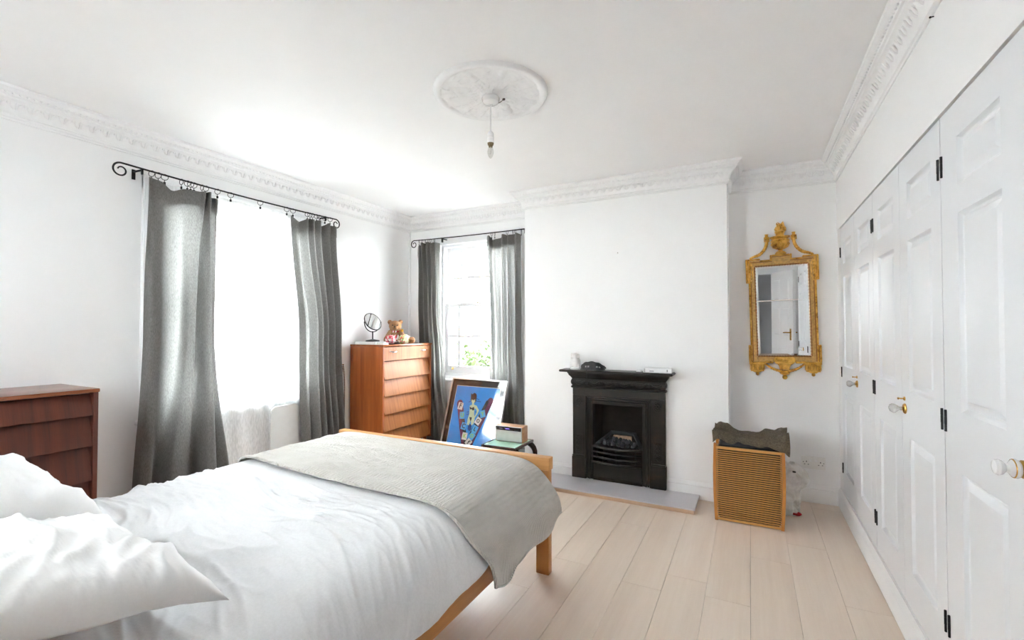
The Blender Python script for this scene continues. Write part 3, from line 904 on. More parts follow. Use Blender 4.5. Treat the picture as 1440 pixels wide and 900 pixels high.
# radiator standing off the wall in front of the net
rad = thing('radiator', 'small pale grey radiator panel with rounded corners below the large window', 'radiator', (XL + 0.08, 2.42, 0.0))
pr = []
for (cy, cz, a0) in ((2.30 + 0.04, 0.657 - 0.04, 90), (2.30 + 0.04, 0.14 + 0.04, 180), (2.545 - 0.04, 0.14 + 0.04, 270), (2.545 - 0.04, 0.657 - 0.04, 0)):
    for q in range(6):
        a = radians(a0 + q * 18)
        pr.append((cy + 0.04 * cos(a), cz + 0.04 * sin(a)))
MB().prism(pr, XL + 0.078, XL + 0.092, 'YZ', 0.003).build('front_panel', plain('grey_radiator_enamel', (0.60, 0.595, 0.585), 0.45, 0, 0.02), rad)
m = MB()
for i in range(4): m.box(XL + 0.068, XL + 0.079, 2.335 + i * 0.05, 2.36 + i * 0.05, 0.17, 0.63)
m.build('convector_fins', m_white, rad)
m = MB()
for y in (2.35, 2.50): m.tube([(XL + 0.075, y, 0.18), (XL + 0.075, y, 0.0)], 0.008, 8)
m.build('pipe', m_white, rad)

# ------------------------------------------------------------------ chests of drawers
handle_me = None
def bow_handle(m, x, y, z, w=0.085):
    m.tube(catmull([(x, y - w / 2, z), (x + 0.014, y - w * 0.38, z - 0.002), (x + 0.020, y, z - 0.004), (x + 0.014, y + w * 0.38, z - 0.002), (x, y + w / 2, z)], 13), 0.0055, 8)
def chest(label, y0, y1, xf, zt, flat, lv, zb, mats, handles=True):
    """front faces +X; flat = (z0, z1) of the plain top drawer; lv = list of louvre drawer edges downwards"""
    m_s, m_t, m_f = mats
    x0 = XL + 0.024
    root = thing('chest_of_drawers', label, 'chest of drawers', ((x0 + xf) / 2, (y0 + y1) / 2, 0))
    MB().box(x0, xf + 0.006, y0 - 0.004, y1 + 0.004, zt - 0.018, zt, 0.004, 2).build('top', m_t, root)
    for ya, yb in ((y0, y0 + 0.020), (y1 - 0.020, y1)):
        MB().box(x0, xf, ya, yb, zb, zt - 0.018, 0.002).build('side_panel', m_s, root)
    MB().box(x0, x0 + 0.01, y0 + 0.02, y1 - 0.02, zb, zt - 0.018).build('back_panel', m_s, root, smooth=0)
    MB().box(x0 + 0.01, xf - 0.03, y0 + 0.02, y1 - 0.02, zb, zb + 0.018).build('bottom_panel', m_s, root, smooth=0)
    ya, yb = y0 + 0.022, y1 - 0.022
    if flat:
        d = MB().box(x0 + 0.03, xf - 0.004, ya, yb, flat[0], flat[1], 0.002).build('drawer', m_f, root)
        for f in (0.17, 0.83):
            h = MB(); bow_handle(h, xf - 0.004, ya + (yb - ya) * f, flat[1] - 0.042)
            h.build('handle', m_chrome, d)
    for za, zb_ in zip(lv, lv[1:]):
        d = MB()
        # slanted front: recessed at its top, its lower lip overhanging the drawer below
        pts = [(xf - 0.034, za - 0.003), (xf + 0.002, zb_ + 0.006), (xf + 0.002, zb_ + 0.001), (xf - 0.020, zb_ + 0.001), (xf - 0.052, za - 0.003)]
        V0 = [d.bm.verts.new((x, ya, z)) for x, z in pts]
        V1 = [d.bm.verts.new((x, yb, z)) for x, z in pts]
        d._f(V0); d._f(V1[::-1])
        for i in range(5): d._f((V0[i], V0[(i + 1) % 5], V1[(i + 1) % 5], V1[i]))
        d.box(x0 + 0.03, xf - 0.054, ya, yb, zb_ + 0.01, za - 0.012)
        d.build('drawer', m_f, root, smooth=20)
    for (x, y) in ((x0 + 0.04, y0 + 0.04), (x0 + 0.04, y1 - 0.04), (xf - 0.05, y0 + 0.04), (xf - 0.05, y1 - 0.04)):
        MB().lathe([(0.011, 0), (0.020, zb)], (x, y, 0), 'Z', 12).build('leg', m_s, root)
    return root
chest('tall teak chest of six drawers in the corner, front drawers slanted', 3.14, 3.84, -2.89, 1.107, (0.962, 1.086), (0.958, 0.797, 0.645, 0.486, 0.337, 0.185), 0.165, (m_teak, m_teakt, m_teakf))
chest('low dark teak chest of drawers beside the bed head', 0.36, 1.115, -2.86, 0.957, None, (0.936, 0.827, 0.678, 0.511, 0.345, 0.18), 0.16, (m_mahog, m_mahogt, m_mahog))

# things on the tall chest ----------------------------------------------------
ZTB = 1.107
o = MB().box(-3.24, -2.99, 3.150, 3.32, ZTB + 0.0005, ZTB + 0.026, 0.003).build('box', m_white, at=(-3.1, 3.25, ZTB))
tag(o, 'flat white box under the small round mirror', 'box')
bk = thing('book', 'small white book beside the flat white box on the tall chest', 'book', (-2.95, 3.19, ZTB))
MB().box(-2.985, -2.905, 3.162, 3.225, ZTB + 0.003, ZTB + 0.017).build('pages', plain('paper', (0.75, 0.73, 0.68), 0.8), bk, smooth=0)
MB().box(-2.985, -2.903, 3.160, 3.227, ZTB + 0.0005, ZTB + 0.003).box(-2.985, -2.903, 3.160, 3.227, ZTB + 0.017, ZTB + 0.020).box(-2.987, -2.984, 3.160, 3.227, ZTB + 0.0005, ZTB + 0.02).build('cover', m_white, bk)
VX, VY, VZ = -3.085, 3.215, ZTB + 0.0265
van = thing('vanity_mirror', 'small round swivel mirror with a black stand on the tall chest', 'mirror', (VX, VY, VZ))
MB().lathe([(0, 0), (0.062, 0), (0.064, 0.004), (0.060, 0.013), (0.030, 0.018), (0.008, 0.022), (0, 0.022)], (VX, VY, VZ), 'Z', 24, cap=False).build('base', m_black, van)
MB().tube([(VX, VY, VZ + 0.018), (VX, VY, VZ + 0.095)], 0.006, 10).build('stem', m_black, van)
cv = Vector((VX, VY, VZ + 0.182))
wdir = Vector((0.12, 0.99, 0)).normalized()
yk = [cv + wdir * (0.094 * cos(radians(a))) + Vector((0, 0, 0.094 * sin(radians(a)))) for a in range(180, 361, 9)]
MB().tube(yk, 0.0045, 8).build('yoke', m_black, van)
nv_ = Vector((0.80, -0.60, 0)).normalized()
TV = Matrix.Translation(cv) @ Matrix((wdir, Vector((0, 0, 1)).cross(wdir), Vector((0, 0, 1)))).transposed().to_4x4() @ Matrix.Rotation(radians(-30), 4, 'X')
MB(TV).tube([(0.087 * cos(2 * pi * k / 36), 0, 0.087 * sin(2 * pi * k / 36)) for k in range(36)], 0.0052, 8, True).build('rim', m_black, van)
MB(TV).lathe([(0, -0.003), (0.085, -0.003), (0.085, 0.003), (0, 0.003)], (0, 0, 0), 'Y', 36, cap=False).build('glass', m_mirror, van)

# teddy bear
m_fur = cloth('bear_fur', (0.36, 0.185, 0.085), 300, 0.35, 0, 1.2, big=25)
TX, TY = -3.075, 3.515
ted = thing('teddy_bear', 'brown teddy bear in a red and white waistcoat on the tall chest', 'soft toy', (TX, TY, ZTB))
m = MB()
fd = Vector((0.62, -0.78, 0)).normalized(); sd = Vector((0.78, 0.62, 0)).normalized()
def tb(f, s, z, r):
    p = Vector((TX, TY, ZTB + z)) + fd * f + sd * s
    m.ball(p, r, 14)
tb(0, 0, 0.075, (0.062, 0.062, 0.074))
tb(0.01, -0.005, 0.170, (0.062, 0.060, 0.054)); tb(0.055, -0.005, 0.155, (0.030, 0.030, 0.024))
tb(-0.005, -0.056, 0.208, 0.023); tb(-0.005, 0.045, 0.210, 0.023)
for s in (-1, 1):
    for q in range(5): tb(0.015 + q * 0.022, s * (0.05 + q * 0.008), 0.11 - q * 0.016, 0.025)
    for q in range(5 if s < 0 else 6): tb(0.02 + q * (0.016 if s < 0 else 0.022), s * (0.045 + (0.008 if s < 0 else 0.022) * q), 0.036, 0.032)
o = remeshed(m, 'body', m_fur, 0.006, ted, smooth_iter=2)
def tdot(f, s, z, r, name, mt):
    p = Vector((TX, TY, ZTB + z)) + fd * f + sd * s
    MB().ball(p, r, 10).build(name, mt, ted)
tdot(0.066, -0.026, 0.178, 0.006, 'eye', m_black); tdot(0.066, 0.018, 0.178, 0.006, 'eye', m_black); tdot(0.083, -0.005, 0.162, (0.009, 0.008, 0.006), 'nose', m_black)
def stripe_mat():
    t = NT('red_white_stripes')
    wv = t.node('ShaderNodeTexWave', _bands_direction='X'); wv.inputs['Scale'].default_value = 14; wv.inputs['Distortion'].default_value = 3
    t.link(t.coords(), wv.inputs['Vector'])
    t.set(Base__Color=t.ramp(wv.outputs['Fac'], [(0.45, (0.50, 0.01, 0.02)), (0.55, (0.8, 0.76, 0.74))]), Roughness=0.8)
    return t.m
m = MB()
def wst(u, v):
    a = 2 * pi * u
    r = 0.066 + 0.006 * v
    p = Vector((TX, TY, ZTB + 0.125 - 0.085 * v)) + fd * (r * cos(a) * (0.75 + .25 * v)) + sd * (r * sin(a) * (0.75 + .25 * v))
    return p
m.grid(28, 8, wst, True)
m.build('waistcoat', stripe_mat(), ted)
tdot(0.04, 0.062, 0.125, (0.016, 0.012, 0.016), 'toggle', plain('yellow_felt', (0.75, 0.42, 0.03), 0.8))
def patch_mat(name, cols, scale):
    t = NT(name)
    vo = t.node('ShaderNodeTexVoronoi'); vo.inputs['Scale'].default_value = scale
    t.link(t.coords(), vo.inputs['Vector'])
    sp = t.node('ShaderNodeSeparateColor'); t.link(vo.outputs['Color'], sp.inputs[0])
    r = t.node('ShaderNodeValToRGB'); r.color_ramp.interpolation = 'CONSTANT'
    e = r.color_ramp.elements
    while len(e) < len(cols): e.new(0.5)
    for k, c in enumerate(cols): e[k].position = k / len(cols); e[k].color = rgb(c)
    t.link(sp.outputs[0], r.inputs['Fac'])
    t.set(Base__Color=r.outputs[0], Roughness=0.75)
    return t.m
def lump(name, c, r, seed, mt, label, cat, tw):
    root = thing(name, label, cat, (c[0], c[1], ZTB))
    m = MB().ball((0, 0, 0), 1, 28)
    for v in m.bm.verts:
        d = v.co.normalized()
        k = 1 + 0.16 * fnoise(d.x * 2.2 + seed, d.y * 2.2, d.z * 2.2) + 0.06 * fnoise(d.x * 6, d.y * 6 + seed, d.z * 6)
        q = Vector((d.x * r[0] * k, d.y * r[1] * k, d.z * r[2] * k))
        if d.z < -0.4: q.z = max(q.z, -r[2] * 0.8)
        v.co = Vector(c) + q
    m.build('pouch', mt, root, smooth=180)
    t = MB()
    t.tube(tw, 0.0035, 6)
    t.build('drawstring', m_black, root)
lump('fabric_pouch', (-2.945, 3.295, ZTB + 0.044), (0.040, 0.058, 0.042), 3, patch_mat('red_pink_print', ((0.75, 0.30, 0.32), (0.45, 0.02, 0.04), (0.80, 0.45, 0.45), (0.80, 0.68, 0.62), (0.62, 0.06, 0.09)), 55),
     'red and pink patterned fabric pouch in front of the teddy bear', 'pouch', [(-2.945, 3.25, ZTB + 0.04), (-2.900, 3.235, ZTB + 0.025), (-2.893, 3.28, ZTB + 0.024), (-2.895, 3.34, ZTB + 0.024)])
lump('fabric_pouch', (-2.918, 3.455, ZTB + 0.041), (0.042, 0.078, 0.048), 8, patch_mat('cream_green_print', ((0.78, 0.74, 0.55), (0.80, 0.76, 0.58), (0.22, 0.38, 0.05), (0.80, 0.70, 0.50), (0.65, 0.08, 0.05), (0.72, 0.74, 0.42), (0.45, 0.42, 0.20)), 75),
     'cream and green patterned fabric pouch in front of the teddy bear', 'pouch', [(-2.93, 3.40, ZTB + 0.065), (-2.905, 3.44, ZTB + 0.080), (-2.905, 3.50, ZTB + 0.075)])

# bead string hanging on the wall next to the tall chest
bead = thing('bead_string', 'string of brown beads hanging on the wall beside the tall chest', 'necklace', (XL + 0.02, 3.065, 0.92))
MB().tube([(XL, 3.065, 0.925), (XL + 0.022, 3.065, 0.928)], 0.0025, 8).build('hook', m_brass, bead)
m = MB()
for s in (-1, 1):
    for i in range(46):
        t = i / 45
        z = 0.922 - 0.66 * t
        y = 3.065 + s * 0.017 * sin(pi * min(1, t * 5) / 2) * (1 - 0.6 * sm(0.85, 1, t))
        bmesh.ops.create_icosphere(m.bm, subdivisions=1, radius=0.0068, matrix=Matrix.Translation((XL + 0.014, y, z)))
tag(m.build('beads', plain('brown_beads', (0.20, 0.10, 0.06), 0.35), bead, fix=False), kind='stuff')

# ------------------------------------------------------------------ bed
BXL, BXR, BYF, BYH = -2.395, -0.912, 2.245, 0.06
bed = thing('double_bed', 'oak double bed with a square-edged footboard rail', 'bed', ((BXL + BXR) / 2, 1.2, 0))
def beam(n, x0, x1, y0, y1, z0, z1, mt, b=0.004): return MB().box(x0, x1, y0, y1, z0, z1, b, 2).build(n, mt, bed)
beam('footboard_rail', BXL, BXR, BYF - 0.052, BYF, 0.528, 0.592, m_oakx)
beam('footboard_lower_rail', BXL + 0.075, BXR - 0.082, BYF - 0.045, BYF - 0.015, 0.26, 0.36, m_oakx)
for x0 in (BXL + 0.006, BXR - 0.076):
    beam('foot_post', x0, x0 + 0.070, BYF - 0.048, BYF - 0.003, 0.0, 0.528, m_oakz)
for x0 in (BXL + 0.006, BXR - 0.076):
    beam('head_post', x0, x0 + 0.070, BYH, BYH + 0.045, 0.0, 0.86, m_oakz)
for x0 in (BXL + 0.015, BXR - 0.034):
    beam('side_rail', x0, x0 + 0.027, BYH + 0.045, BYF - 0.048, 0.245, 0.345, m_oaky)
beam('headboard_rail', BXL, BXR, BYH - 0.002, BYH + 0.048, 0.86, 0.92, m_oakx)
beam('headboard_panel', BXL + 0.075, BXR - 0.075, BYH + 0.01, BYH + 0.035, 0.35, 0.86, m_oakx)
for i in range(13):
    y = BYH + 0.12 + i * 0.155
    beam('slat', BXL + 0.042, BXR - 0.035, y, y + 0.07, 0.262, 0.280, m_oakx, 0.002)
mat_o = MB().box(BXL + 0.05, BXR - 0.05, BYH + 0.06, BYF - 0.06, 0.2815, 0.515, 0.035, 3).build('mattress', m_matt, at=(-1.65, 1.2, 0.28))
tag(mat_o, 'pale mattress beneath the white duvet on the oak bed', 'mattress')

# profile of the bedding across the bed: (x, z) from the window side hem to the camera side hem
def bed_profile(extra, drop_l, drop_r, out):
    return [(BXL - 0.045 - out, drop_l), (BXL - 0.05 - out, 0.42), (BXL - 0.035 - out, 0.51), (BXL + 0.04, 0.560 + extra), (BXL + 0.17, 0.577 + extra), (-1.95, 0.575 + extra), (-1.65, 0.572 + extra), (-1.35, 0.570 + extra),
            (-1.13, 0.567 + extra), (-1.01, 0.548 + extra), (-0.925, 0.495 + extra * .7), (-0.882 + out, 0.42), (-0.868 + out, drop_r + (0.42 - drop_r) * 0.4), (-0.866 + out, drop_r)]
def creases(x, y, s=0.0):
    wx = x + 0.12 * fnoise(x * 2.1 + s, y * 2.1, 3)
    wy = y + 0.16 * fnoise(x * 1.7, y * 1.7 + s, 7) + 0.22 * x
    h = 0
    for fx, fy, a in ((1.1, 4.6, 0.75), (2.3, 10.0, 0.6), (4.6, 19.0, 0.34), (8.5, 36.0, 0.15)):
        n = fnoise(wx * fx + s, wy * fy, 1.7)
        h += a * (1 - abs(n) * 2.1) ** 3 if abs(n) < 0.476 else 0
    return h
def draped(mb, prof, y0, y1, nu, nv, amp, seed, hem=None, y0f=None):
    import bisect
    P = catmull([(a, b, 0) for a, b in prof], 400)
    L = [0]
    for p, q in zip(P, P[1:]): L.append(L[-1] + math.hypot(q[0] - p[0], q[1] - p[1]))
    def at(t):
        s = t * L[-1]
        k = min(max(bisect.bisect(L, s) - 1, 0), len(L) - 2)
        f = (s - L[k]) / (L[k + 1] - L[k] or 1)
        p, q = P[k], P[k + 1]
        tx, tz = q[0] - p[0], q[1] - p[1]
        l = math.hypot(tx, tz) or 1
        return p[0] + tx * f, p[1] + tz * f, -tz / l, tx / l
    def fn(u, v):
        x, z, nx, nz = at(u)
        ya = y0f(u) if y0f else y0
        y = ya + (y1 - ya) * v
        e = min(1, min(v, 1 - v) * 14) * (0.35 + 0.65 * min(1, min(u, 1 - u) * 9))
        k = creases(u * L[-1], y, seed)
        under = 1.0 if y0f else sm(1.43, 1.36, y)
        d = amp * e * (k - 0.5) * under * (1 - 0.6 * sm(0.70, 0.82, u))
        d += 0.008 * e * fnoise(u * 5, y * 2.2, seed) * under
        if hem:
            lo = sm(0.40, prof[-1][1], z) if u > 0.5 else 0
            z += lo * hem(y)
        # gentle sag of the side drop
        side = sm(0.52, 0.36, z) if u > 0.5 else 0
        d += side * 0.011 * sin(y * 9 + 2) + side * 0.006 * sin(y * 23)
        return (x + nx * d, y, z + nz * d)
    mb.grid(nu, nv, fn)
    return fn
m = MB()
draped(m, bed_profile(0, 0.30, 0.362, 0.0), 0.22, 2.178, 320, 360, 0.021, 2.0, lambda y: 0.02 * sin(y * 5))
o = m.build('duvet', m_duvet, smooth=180, at=(-1.65, 1.2, 0.5), fix=False)
tag(o, 'crumpled white duvet spread over the oak bed', 'duvet')
thr = thing('bed_throw', 'grey-beige quilted throw folded across the foot of the bed', 'throw', (-1.65, 1.85, 0.58))
m = MB()
def front(u): return 1.475 + 0.10 * (1 - u) ** 2 - 0.035 * sin(pi * u) - 0.035 * sm(0.75, 0.9, u) + 0.075 * sm(0.9, 1.0, u)
tf = draped(m, bed_profile(0.020, 0.29, 0.300, 0.024), 1.48, 2.176, 240, 130, 0.0055, 5.0, lambda y: 0.040 * sm(1.90, 2.17, y) - 0.045 * (sm(1.48, 1.62, y) - sm(1.63, 1.70, y)) + 0.003 * sin(y * 21), front)
m.build('quilt', m_throw, thr, smooth=180, fix=False)
m = MB()
m.tube([tf(u / 119, 0.004) for u in range(120)], 0.0075, 8)
m.build('folded_edge', m_throw, thr, smooth=180)
m = MB()
m.tube([tf(1.0, v / 59) for v in range(60)], 0.004, 6)
m.build('side_hem', m_throw, thr, smooth=180)

def pillow(label, T, Wd, Hd, th, seed):
    root = thing('pillow', label, 'pillow', M=T, group='white pillows at the bed head')
    m = MB(T)
    n = 56
    def prof(u, v, s):
        a, b = 2 * u - 1, 2 * v - 1
        x = a * Wd / 2 * (1 - 0.085 * (1 - b * b) * abs(a) ** 3)
        y = b * Hd / 2 * (1 - 0.10 * (1 - a * a) * abs(b) ** 3)
        k = max(0, (1 - a ** 4) * (1 - b ** 4)) ** 0.55
        cr = 0.017 * creases(x * 1.6 + seed, y * 1.3, seed) * min(1, k * 2)
        z = s * (th * k * (0.86 + 0.14 * fnoise(a * 1.5 + seed, b * 1.5)) + cr) + 0.02 * fnoise(a * 1.1 + seed, b * 1.1, 5)
        return (x, y, z)
    m.grid(n, n, lambda u, v: prof(u, v, 1))
    m.grid(n, n, lambda u, v: prof(u, v, -0.28))
    bmesh.ops.remove_doubles(m.bm, verts=m.bm.verts, dist=0.0004)
    m.build('pillowcase', m_pillow, root, smooth=180)
    return root
Tp1 = Matrix.Translation((-1.48, 0.47, 0.672)) @ Matrix.Rotation(radians(-3), 4, 'Z') @ Matrix.Rotation(radians(-14), 4, 'X')
pillow('plump white pillow on the camera side of the bed', Tp1, 0.74, 0.48, 0.095, 2.0)
Tp2 = Matrix.Translation((-2.165, 0.52, 0.735)) @ Matrix.Rotation(radians(4), 4, 'Z') @ Matrix.Rotation(radians(-20), 4, "X") @ Matrix.Rotation(radians(8), 4, 'Y')
pillow('white pillow propped on the window side of the bed', Tp2, 0.66, 0.50, 0.105, 9.0)

# ------------------------------------------------------------------ framed poster leaning under the window
PWd, PHt = 0.645, 0.80
tl = radians(17.5)
TPo = Matrix.Translation((-2.645, 3.606, 0.006)) @ Matrix.Rotation(radians(-5.0), 4, 'Z') @ Matrix.Rotation(-tl, 4, 'X')
pos = thing('framed_poster', 'blue lettered poster in a slim silver frame leaning below the small window', 'poster', M=TPo)
def PB(): return MB(TPo)
# local: x across, z up the sheet, y = depth (room side is -y)
fw = 0.014
PB().box(0, fw, -0.012, 0.012, 0, PHt, 0.002).build('frame_side', m_alu, pos)
PB().box(PWd - fw, PWd, -0.012, 0.012, 0, PHt, 0.002).build('frame_side', m_alu, pos)
PB().box(fw, PWd - fw, -0.012, 0.012, 0, fw, 0.002).build('frame_side', m_alu, pos)
PB().box(fw, PWd - fw, -0.012, 0.012, PHt - fw, PHt, 0.002).build('frame_side', m_alu, pos)
PB().box(fw, PWd - fw, 0.004, 0.010, fw, PHt - fw).build('backing_board', plain('brown_board', (0.2, 0.13, 0.07), 0.8), pos, smooth=0)
PB().box(fw, PWd - fw, 0.001, 0.004, fw, PHt - fw).build('mount', plain('black_mount', (0.014, 0.012, 0.011), 0.6), pos, smooth=0)
def flat(name, poly, y, mt, par=pos, t=0.0004):
    return PB().prism(poly, y - t, y, 'XZ').build(name, mt, par, smooth=0)
mx, mt_, mb_ = 0.066, 0.072, 0.095
ix0, ix1, iz0, iz1 = mx, PWd - mx, mb_, PHt - mt_
flat('print_border', [(ix0, iz0), (ix1, iz0), (ix1, iz1), (ix0, iz1)], 0.0006, plain('cream_paper', (0.75, 0.68, 0.55), 0.7))
m_pblue = plain('print_blue', (0.030, 0.27, 0.74), 0.7, var=0.08, scale=7)
prt = flat('print', [(ix0 + 0.005, iz0 + 0.005), (ix1 - 0.005, iz0 + 0.005), (ix1 - 0.005, iz1 - 0.005), (ix0 + 0.005, iz1 - 0.005)], 0.0, m_pblue)
m_pmar = plain('print_maroon', (0.115, 0.008, 0.055), 0.7, var=0.15, scale=12)
m_pink = plain('print_black', (0.008, 0.007, 0.010), 0.7)
m_pskin = plain('print_pale_green', (0.62, 0.70, 0.45), 0.7)
m_pwhite = plain('print_white', (0.78, 0.76, 0.70), 0.7)
m_plblue = plain('print_light_blue', (0.10, 0.42, 0.80), 0.7)
m_pgreen = plain('print_lime', (0.35, 0.62, 0.10), 0.7)
m_pnavy = plain('print_navy', (0.02, 0.05, 0.25), 0.7)
# crop pixel (900 px over 110 px of the photo) to the sheet, solved from the print corners
def cw(x, z): return (x, z)
def arm(p0, p1, w0, w1):
    p0, p1 = Vector(p0), Vector(p1)
    d = (p1 - p0).normalized(); n = Vector((-d.y, d.x))
    pts = []
    for i in range(11):
        a = pi / 2 + pi * i / 10
        q = p0 + n * (w0 * cos(a - pi / 2 + 0)) * 1 + d * (-w0 * sin(a - pi / 2))
        pts.append(tuple(q))
    pts += [tuple(p1 - n * w1), tuple(p1 + n * w1)]
    return pts
def sheet(cx, cy):
    """photo crop pixel -> sheet coordinates (bilinear from TL, TR, and the left edge's run)"""
    z = iz1 - (cy - 160 - (cx - 200) * 0.055) / 640 * 0.55
    left = 200 - (cy - 160) * 0.148
    wid = 585 + (cy - 160) * 0.05
    return (ix0 + (cx - left) / wid * (ix1 - ix0), z)
L0, L1 = sheet(258, 365), sheet(385, 880)
R0, R1 = sheet(665, 330), sheet(400, 860)
flat('v_stroke', arm(L0, L1, 0.034, 0.034), -0.0006, m_pmar, prt)
flat('v_stroke', arm(R0, R1, 0.031, 0.034), -0.0008, m_pmar, prt)
flat('v_shade', arm(sheet(300, 470), sheet(400, 850), 0.018, 0.02), -0.0010, m_pink, prt)
flat('v_shade', arm(sheet(625, 340), sheet(440, 700), 0.015, 0.020), -0.0012, m_pink, prt)
def ptext(ch, cx, cy, size, rot, ink, tile, tw=0.058):
    c = sheet(cx, cy)
    a = radians(rot)
    h = tw / 2
    sq = [(c[0] + x * cos(a) - z * sin(a), c[1] + x * sin(a) + z * cos(a)) for x, z in ((-h, -h * 1.15), (h, -h * 1.15), (h, h * 1.15), (-h, h * 1.15))]
    t = flat('letter_tile', sq, -0.0016, tile, prt)
    cu = bpy.data.curves.new('letter', 'FONT')
    cu.body = ch; cu.size = size; cu.align_x = 'CENTER'; cu.align_y = 'CENTER'; cu.extrude = 0.0001; cu.offset = 0.0016
    tmp = bpy.data.objects.new('letter', cu); COL.objects.link(tmp)
    dg = bpy.context.evaluated_depsgraph_get(); dg.update()
    me = bpy.data.meshes.new_from_object(tmp.evaluated_get(dg))
    bpy.data.objects.remove(tmp); bpy.data.curves.remove(cu)
    me.transform(Matrix.Translation((c[0], -0.0024, c[1])) @ Matrix.Rotation(-a, 4, 'Y') @ Matrix.Rotation(pi / 2, 4, 'X'))
    me.materials.clear(); me.materials.append(ink); me.name = 'letter'
    o = new('letter', me); o.parent = t.parent; WM[o] = WM[prt]
for args in (('F', 270, 395, 0.062, -6, m_pink, m_pwhite), ('U', 303, 495, 0.055, 8, m_pgreen, m_plblue), ('C', 337, 610, 0.058, -8, m_pink, m_plblue), ('K', 360, 715, 0.052, -2, m_pgreen, m_pwhite),
             ('f', 420, 775, 0.060, -38, m_pink, m_pwhite), ('O', 458, 708, 0.045, -32, m_pgreen, m_plblue), ('L', 492, 635, 0.050, -20, m_pink, m_plblue), ('O', 525, 548, 0.045, -28, m_pink, m_pwhite), ('Y', 577, 470, 0.052, 20, m_pgreen, m_plblue)):
    ptext(*args)
# the figure between the strokes: masked head with dark hair, arms on hips
def fig(name, pts, mt, y): flat(name, [sheet(*p) for p in pts], y, mt, prt, 0.0002)
fig('figure_hair', [(402, 250), (420, 262), (445, 245), (470, 255), (480, 275), (478, 330), (462, 355), (420, 352), (403, 325)], m_pink, -0.0006)
fig('figure_body', [(425, 350), (450, 352), (452, 375), (490, 385), (525, 435), (505, 480), (470, 525), (462, 518), (490, 470), (498, 440), (470, 410), (462, 450), (470, 500), (478, 530), (468, 580), (440, 600), (425, 540), (405, 600), (378, 590), (385, 520), (398, 480), (398, 430), (395, 390), (425, 375)], m_pskin, -0.0009)
fig('figure_face', [(412, 330), (425, 318), (455, 318), (468, 330), (450, 362), (428, 362)], m_pskin, -0.0011)
fig('figure_mask', [(408, 290), (470, 290), (468, 335), (442, 325), (415, 335)], m_pink, -0.0013)
fig('figure_mask_eye', [(415, 318), (435, 324), (430, 334), (416, 330)], m_pskin, -0.0015)
fig('figure_mask_eye', [(447, 324), (464, 316), (463, 328), (450, 334)], m_pskin, -0.0015)
fig('figure_top', [(398, 398), (425, 412), (455, 398), (465, 432), (440, 438), (424, 424), (404, 430)], m_pink, -0.0013)
fig('figure_briefs', [(404, 510), (440, 512), (432, 545), (424, 555), (414, 540)], m_pink, -0.0013)
fig('figure_shadow', [(398, 580), (440, 590), (442, 640), (420, 660), (392, 640)], m_pnavy, -0.0007)
for a, b, c, d in ((360, 480, 395, 474), (375, 345, 405, 335), (480, 330, 540, 338), (478, 300, 520, 320), (470, 445, 505, 455), (362, 455, 392, 450)):
    fig('scribble', [(a, b), (c, d), (c, d + 8), (a, b + 8)], m_pnavy, -0.0006)
PB().box(fw, PWd - fw, -0.0085, -0.0065, fw, PHt - fw).build('glazing', glass_mat('poster_glass', (0.98, 0.98, 0.98), 1.9), pos, smooth=0)

# ------------------------------------------------------------------ side table with radio
tx0, tx1, ty0, ty1, tz = -1.875, -1.575, 3.13, 3.46, 0.350
tab = thing('side_table', 'small dark table with a pale green glass top behind the footboard', 'side table', ((tx0 + tx1) / 2, (ty0 + ty1) / 2, 0))
m_tdark = wood('dark_table_wood', (0.018, 0.008, 0.006), (0.05, 0.02, 0.012), 'Y', 1.5, 0.25)
m = MB()
m.box(tx0, tx0 + 0.016, ty0, ty1, tz - 0.022, tz, 0.003).box(tx1 - 0.016, tx1, ty0, ty1, tz - 0.022, tz, 0.003)
m.box(tx0 + 0.016, tx1 - 0.016, ty0, ty0 + 0.016, tz - 0.022, tz, 0.003).box(tx0 + 0.016, tx1 - 0.016, ty1 - 0.016, ty1, tz - 0.022, tz, 0.003)
m.build('rim', m_tdark, tab)
MB().box(tx0 + 0.016, tx1 - 0.016, ty0 + 0.016, ty1 - 0.016, tz - 0.012, tz - 0.002).build('glass_top', plain('green_glass', (0.46, 0.72, 0.56), 0.06, 0, 0.02), tab, smooth=0)
for x, sx in ((tx0 + 0.03, -1), (tx1 - 0.03, 1)):
    for y in (ty0 + 0.03, ty1 - 0.03):
        P = catmull([(x, y, tz - 0.02), (x + sx * 0.045, y, tz - 0.06), (x + sx * 0.055, y, tz - 0.12), (x + sx * 0.02, y, tz - 0.22), (x + sx * 0.005, y, tz - 0.30), (x + sx * 0.03, y, 0.008)], 22)
        MB().tube(P, [0.024 - 0.014 * i / 21 for i in range(22)], 10).build('leg', m_tdark, tab)
MB().box(tx0 + 0.03, tx1 - 0.03, ty0 + 0.03, ty1 - 0.03, 0.11, 0.124, 0.002).build('lower_shelf', m_tdark, tab)
o = MB().box(-1.80, -1.605, 3.19, 3.36, 0.125, 0.29, 0.004).build('box', plain('grey_card', (0.42, 0.43, 0.45), 0.5), at=(-1.7, 3.25, 0.125))
tag(o, 'grey box on the lower shelf of the dark side table', 'box')
rx0, rx1, ry0, ry1, rz0, rz1 = -1.835, -1.592, 3.285, 3.385, tz + 0.001, tz + 0.128
radio = thing('radio', 'oak-cased table radio with a silver front on the side table', 'radio', ((rx0 + rx1) / 2, (ry0 + ry1) / 2, rz0))
MB().box(rx0, rx1, ry0 + 0.006, ry1, rz0, rz1, 0.006, 2).build('case', wood('radio_oak', (0.50, 0.23, 0.10), (0.64, 0.36, 0.19), 'X', 2, 0.4), radio)
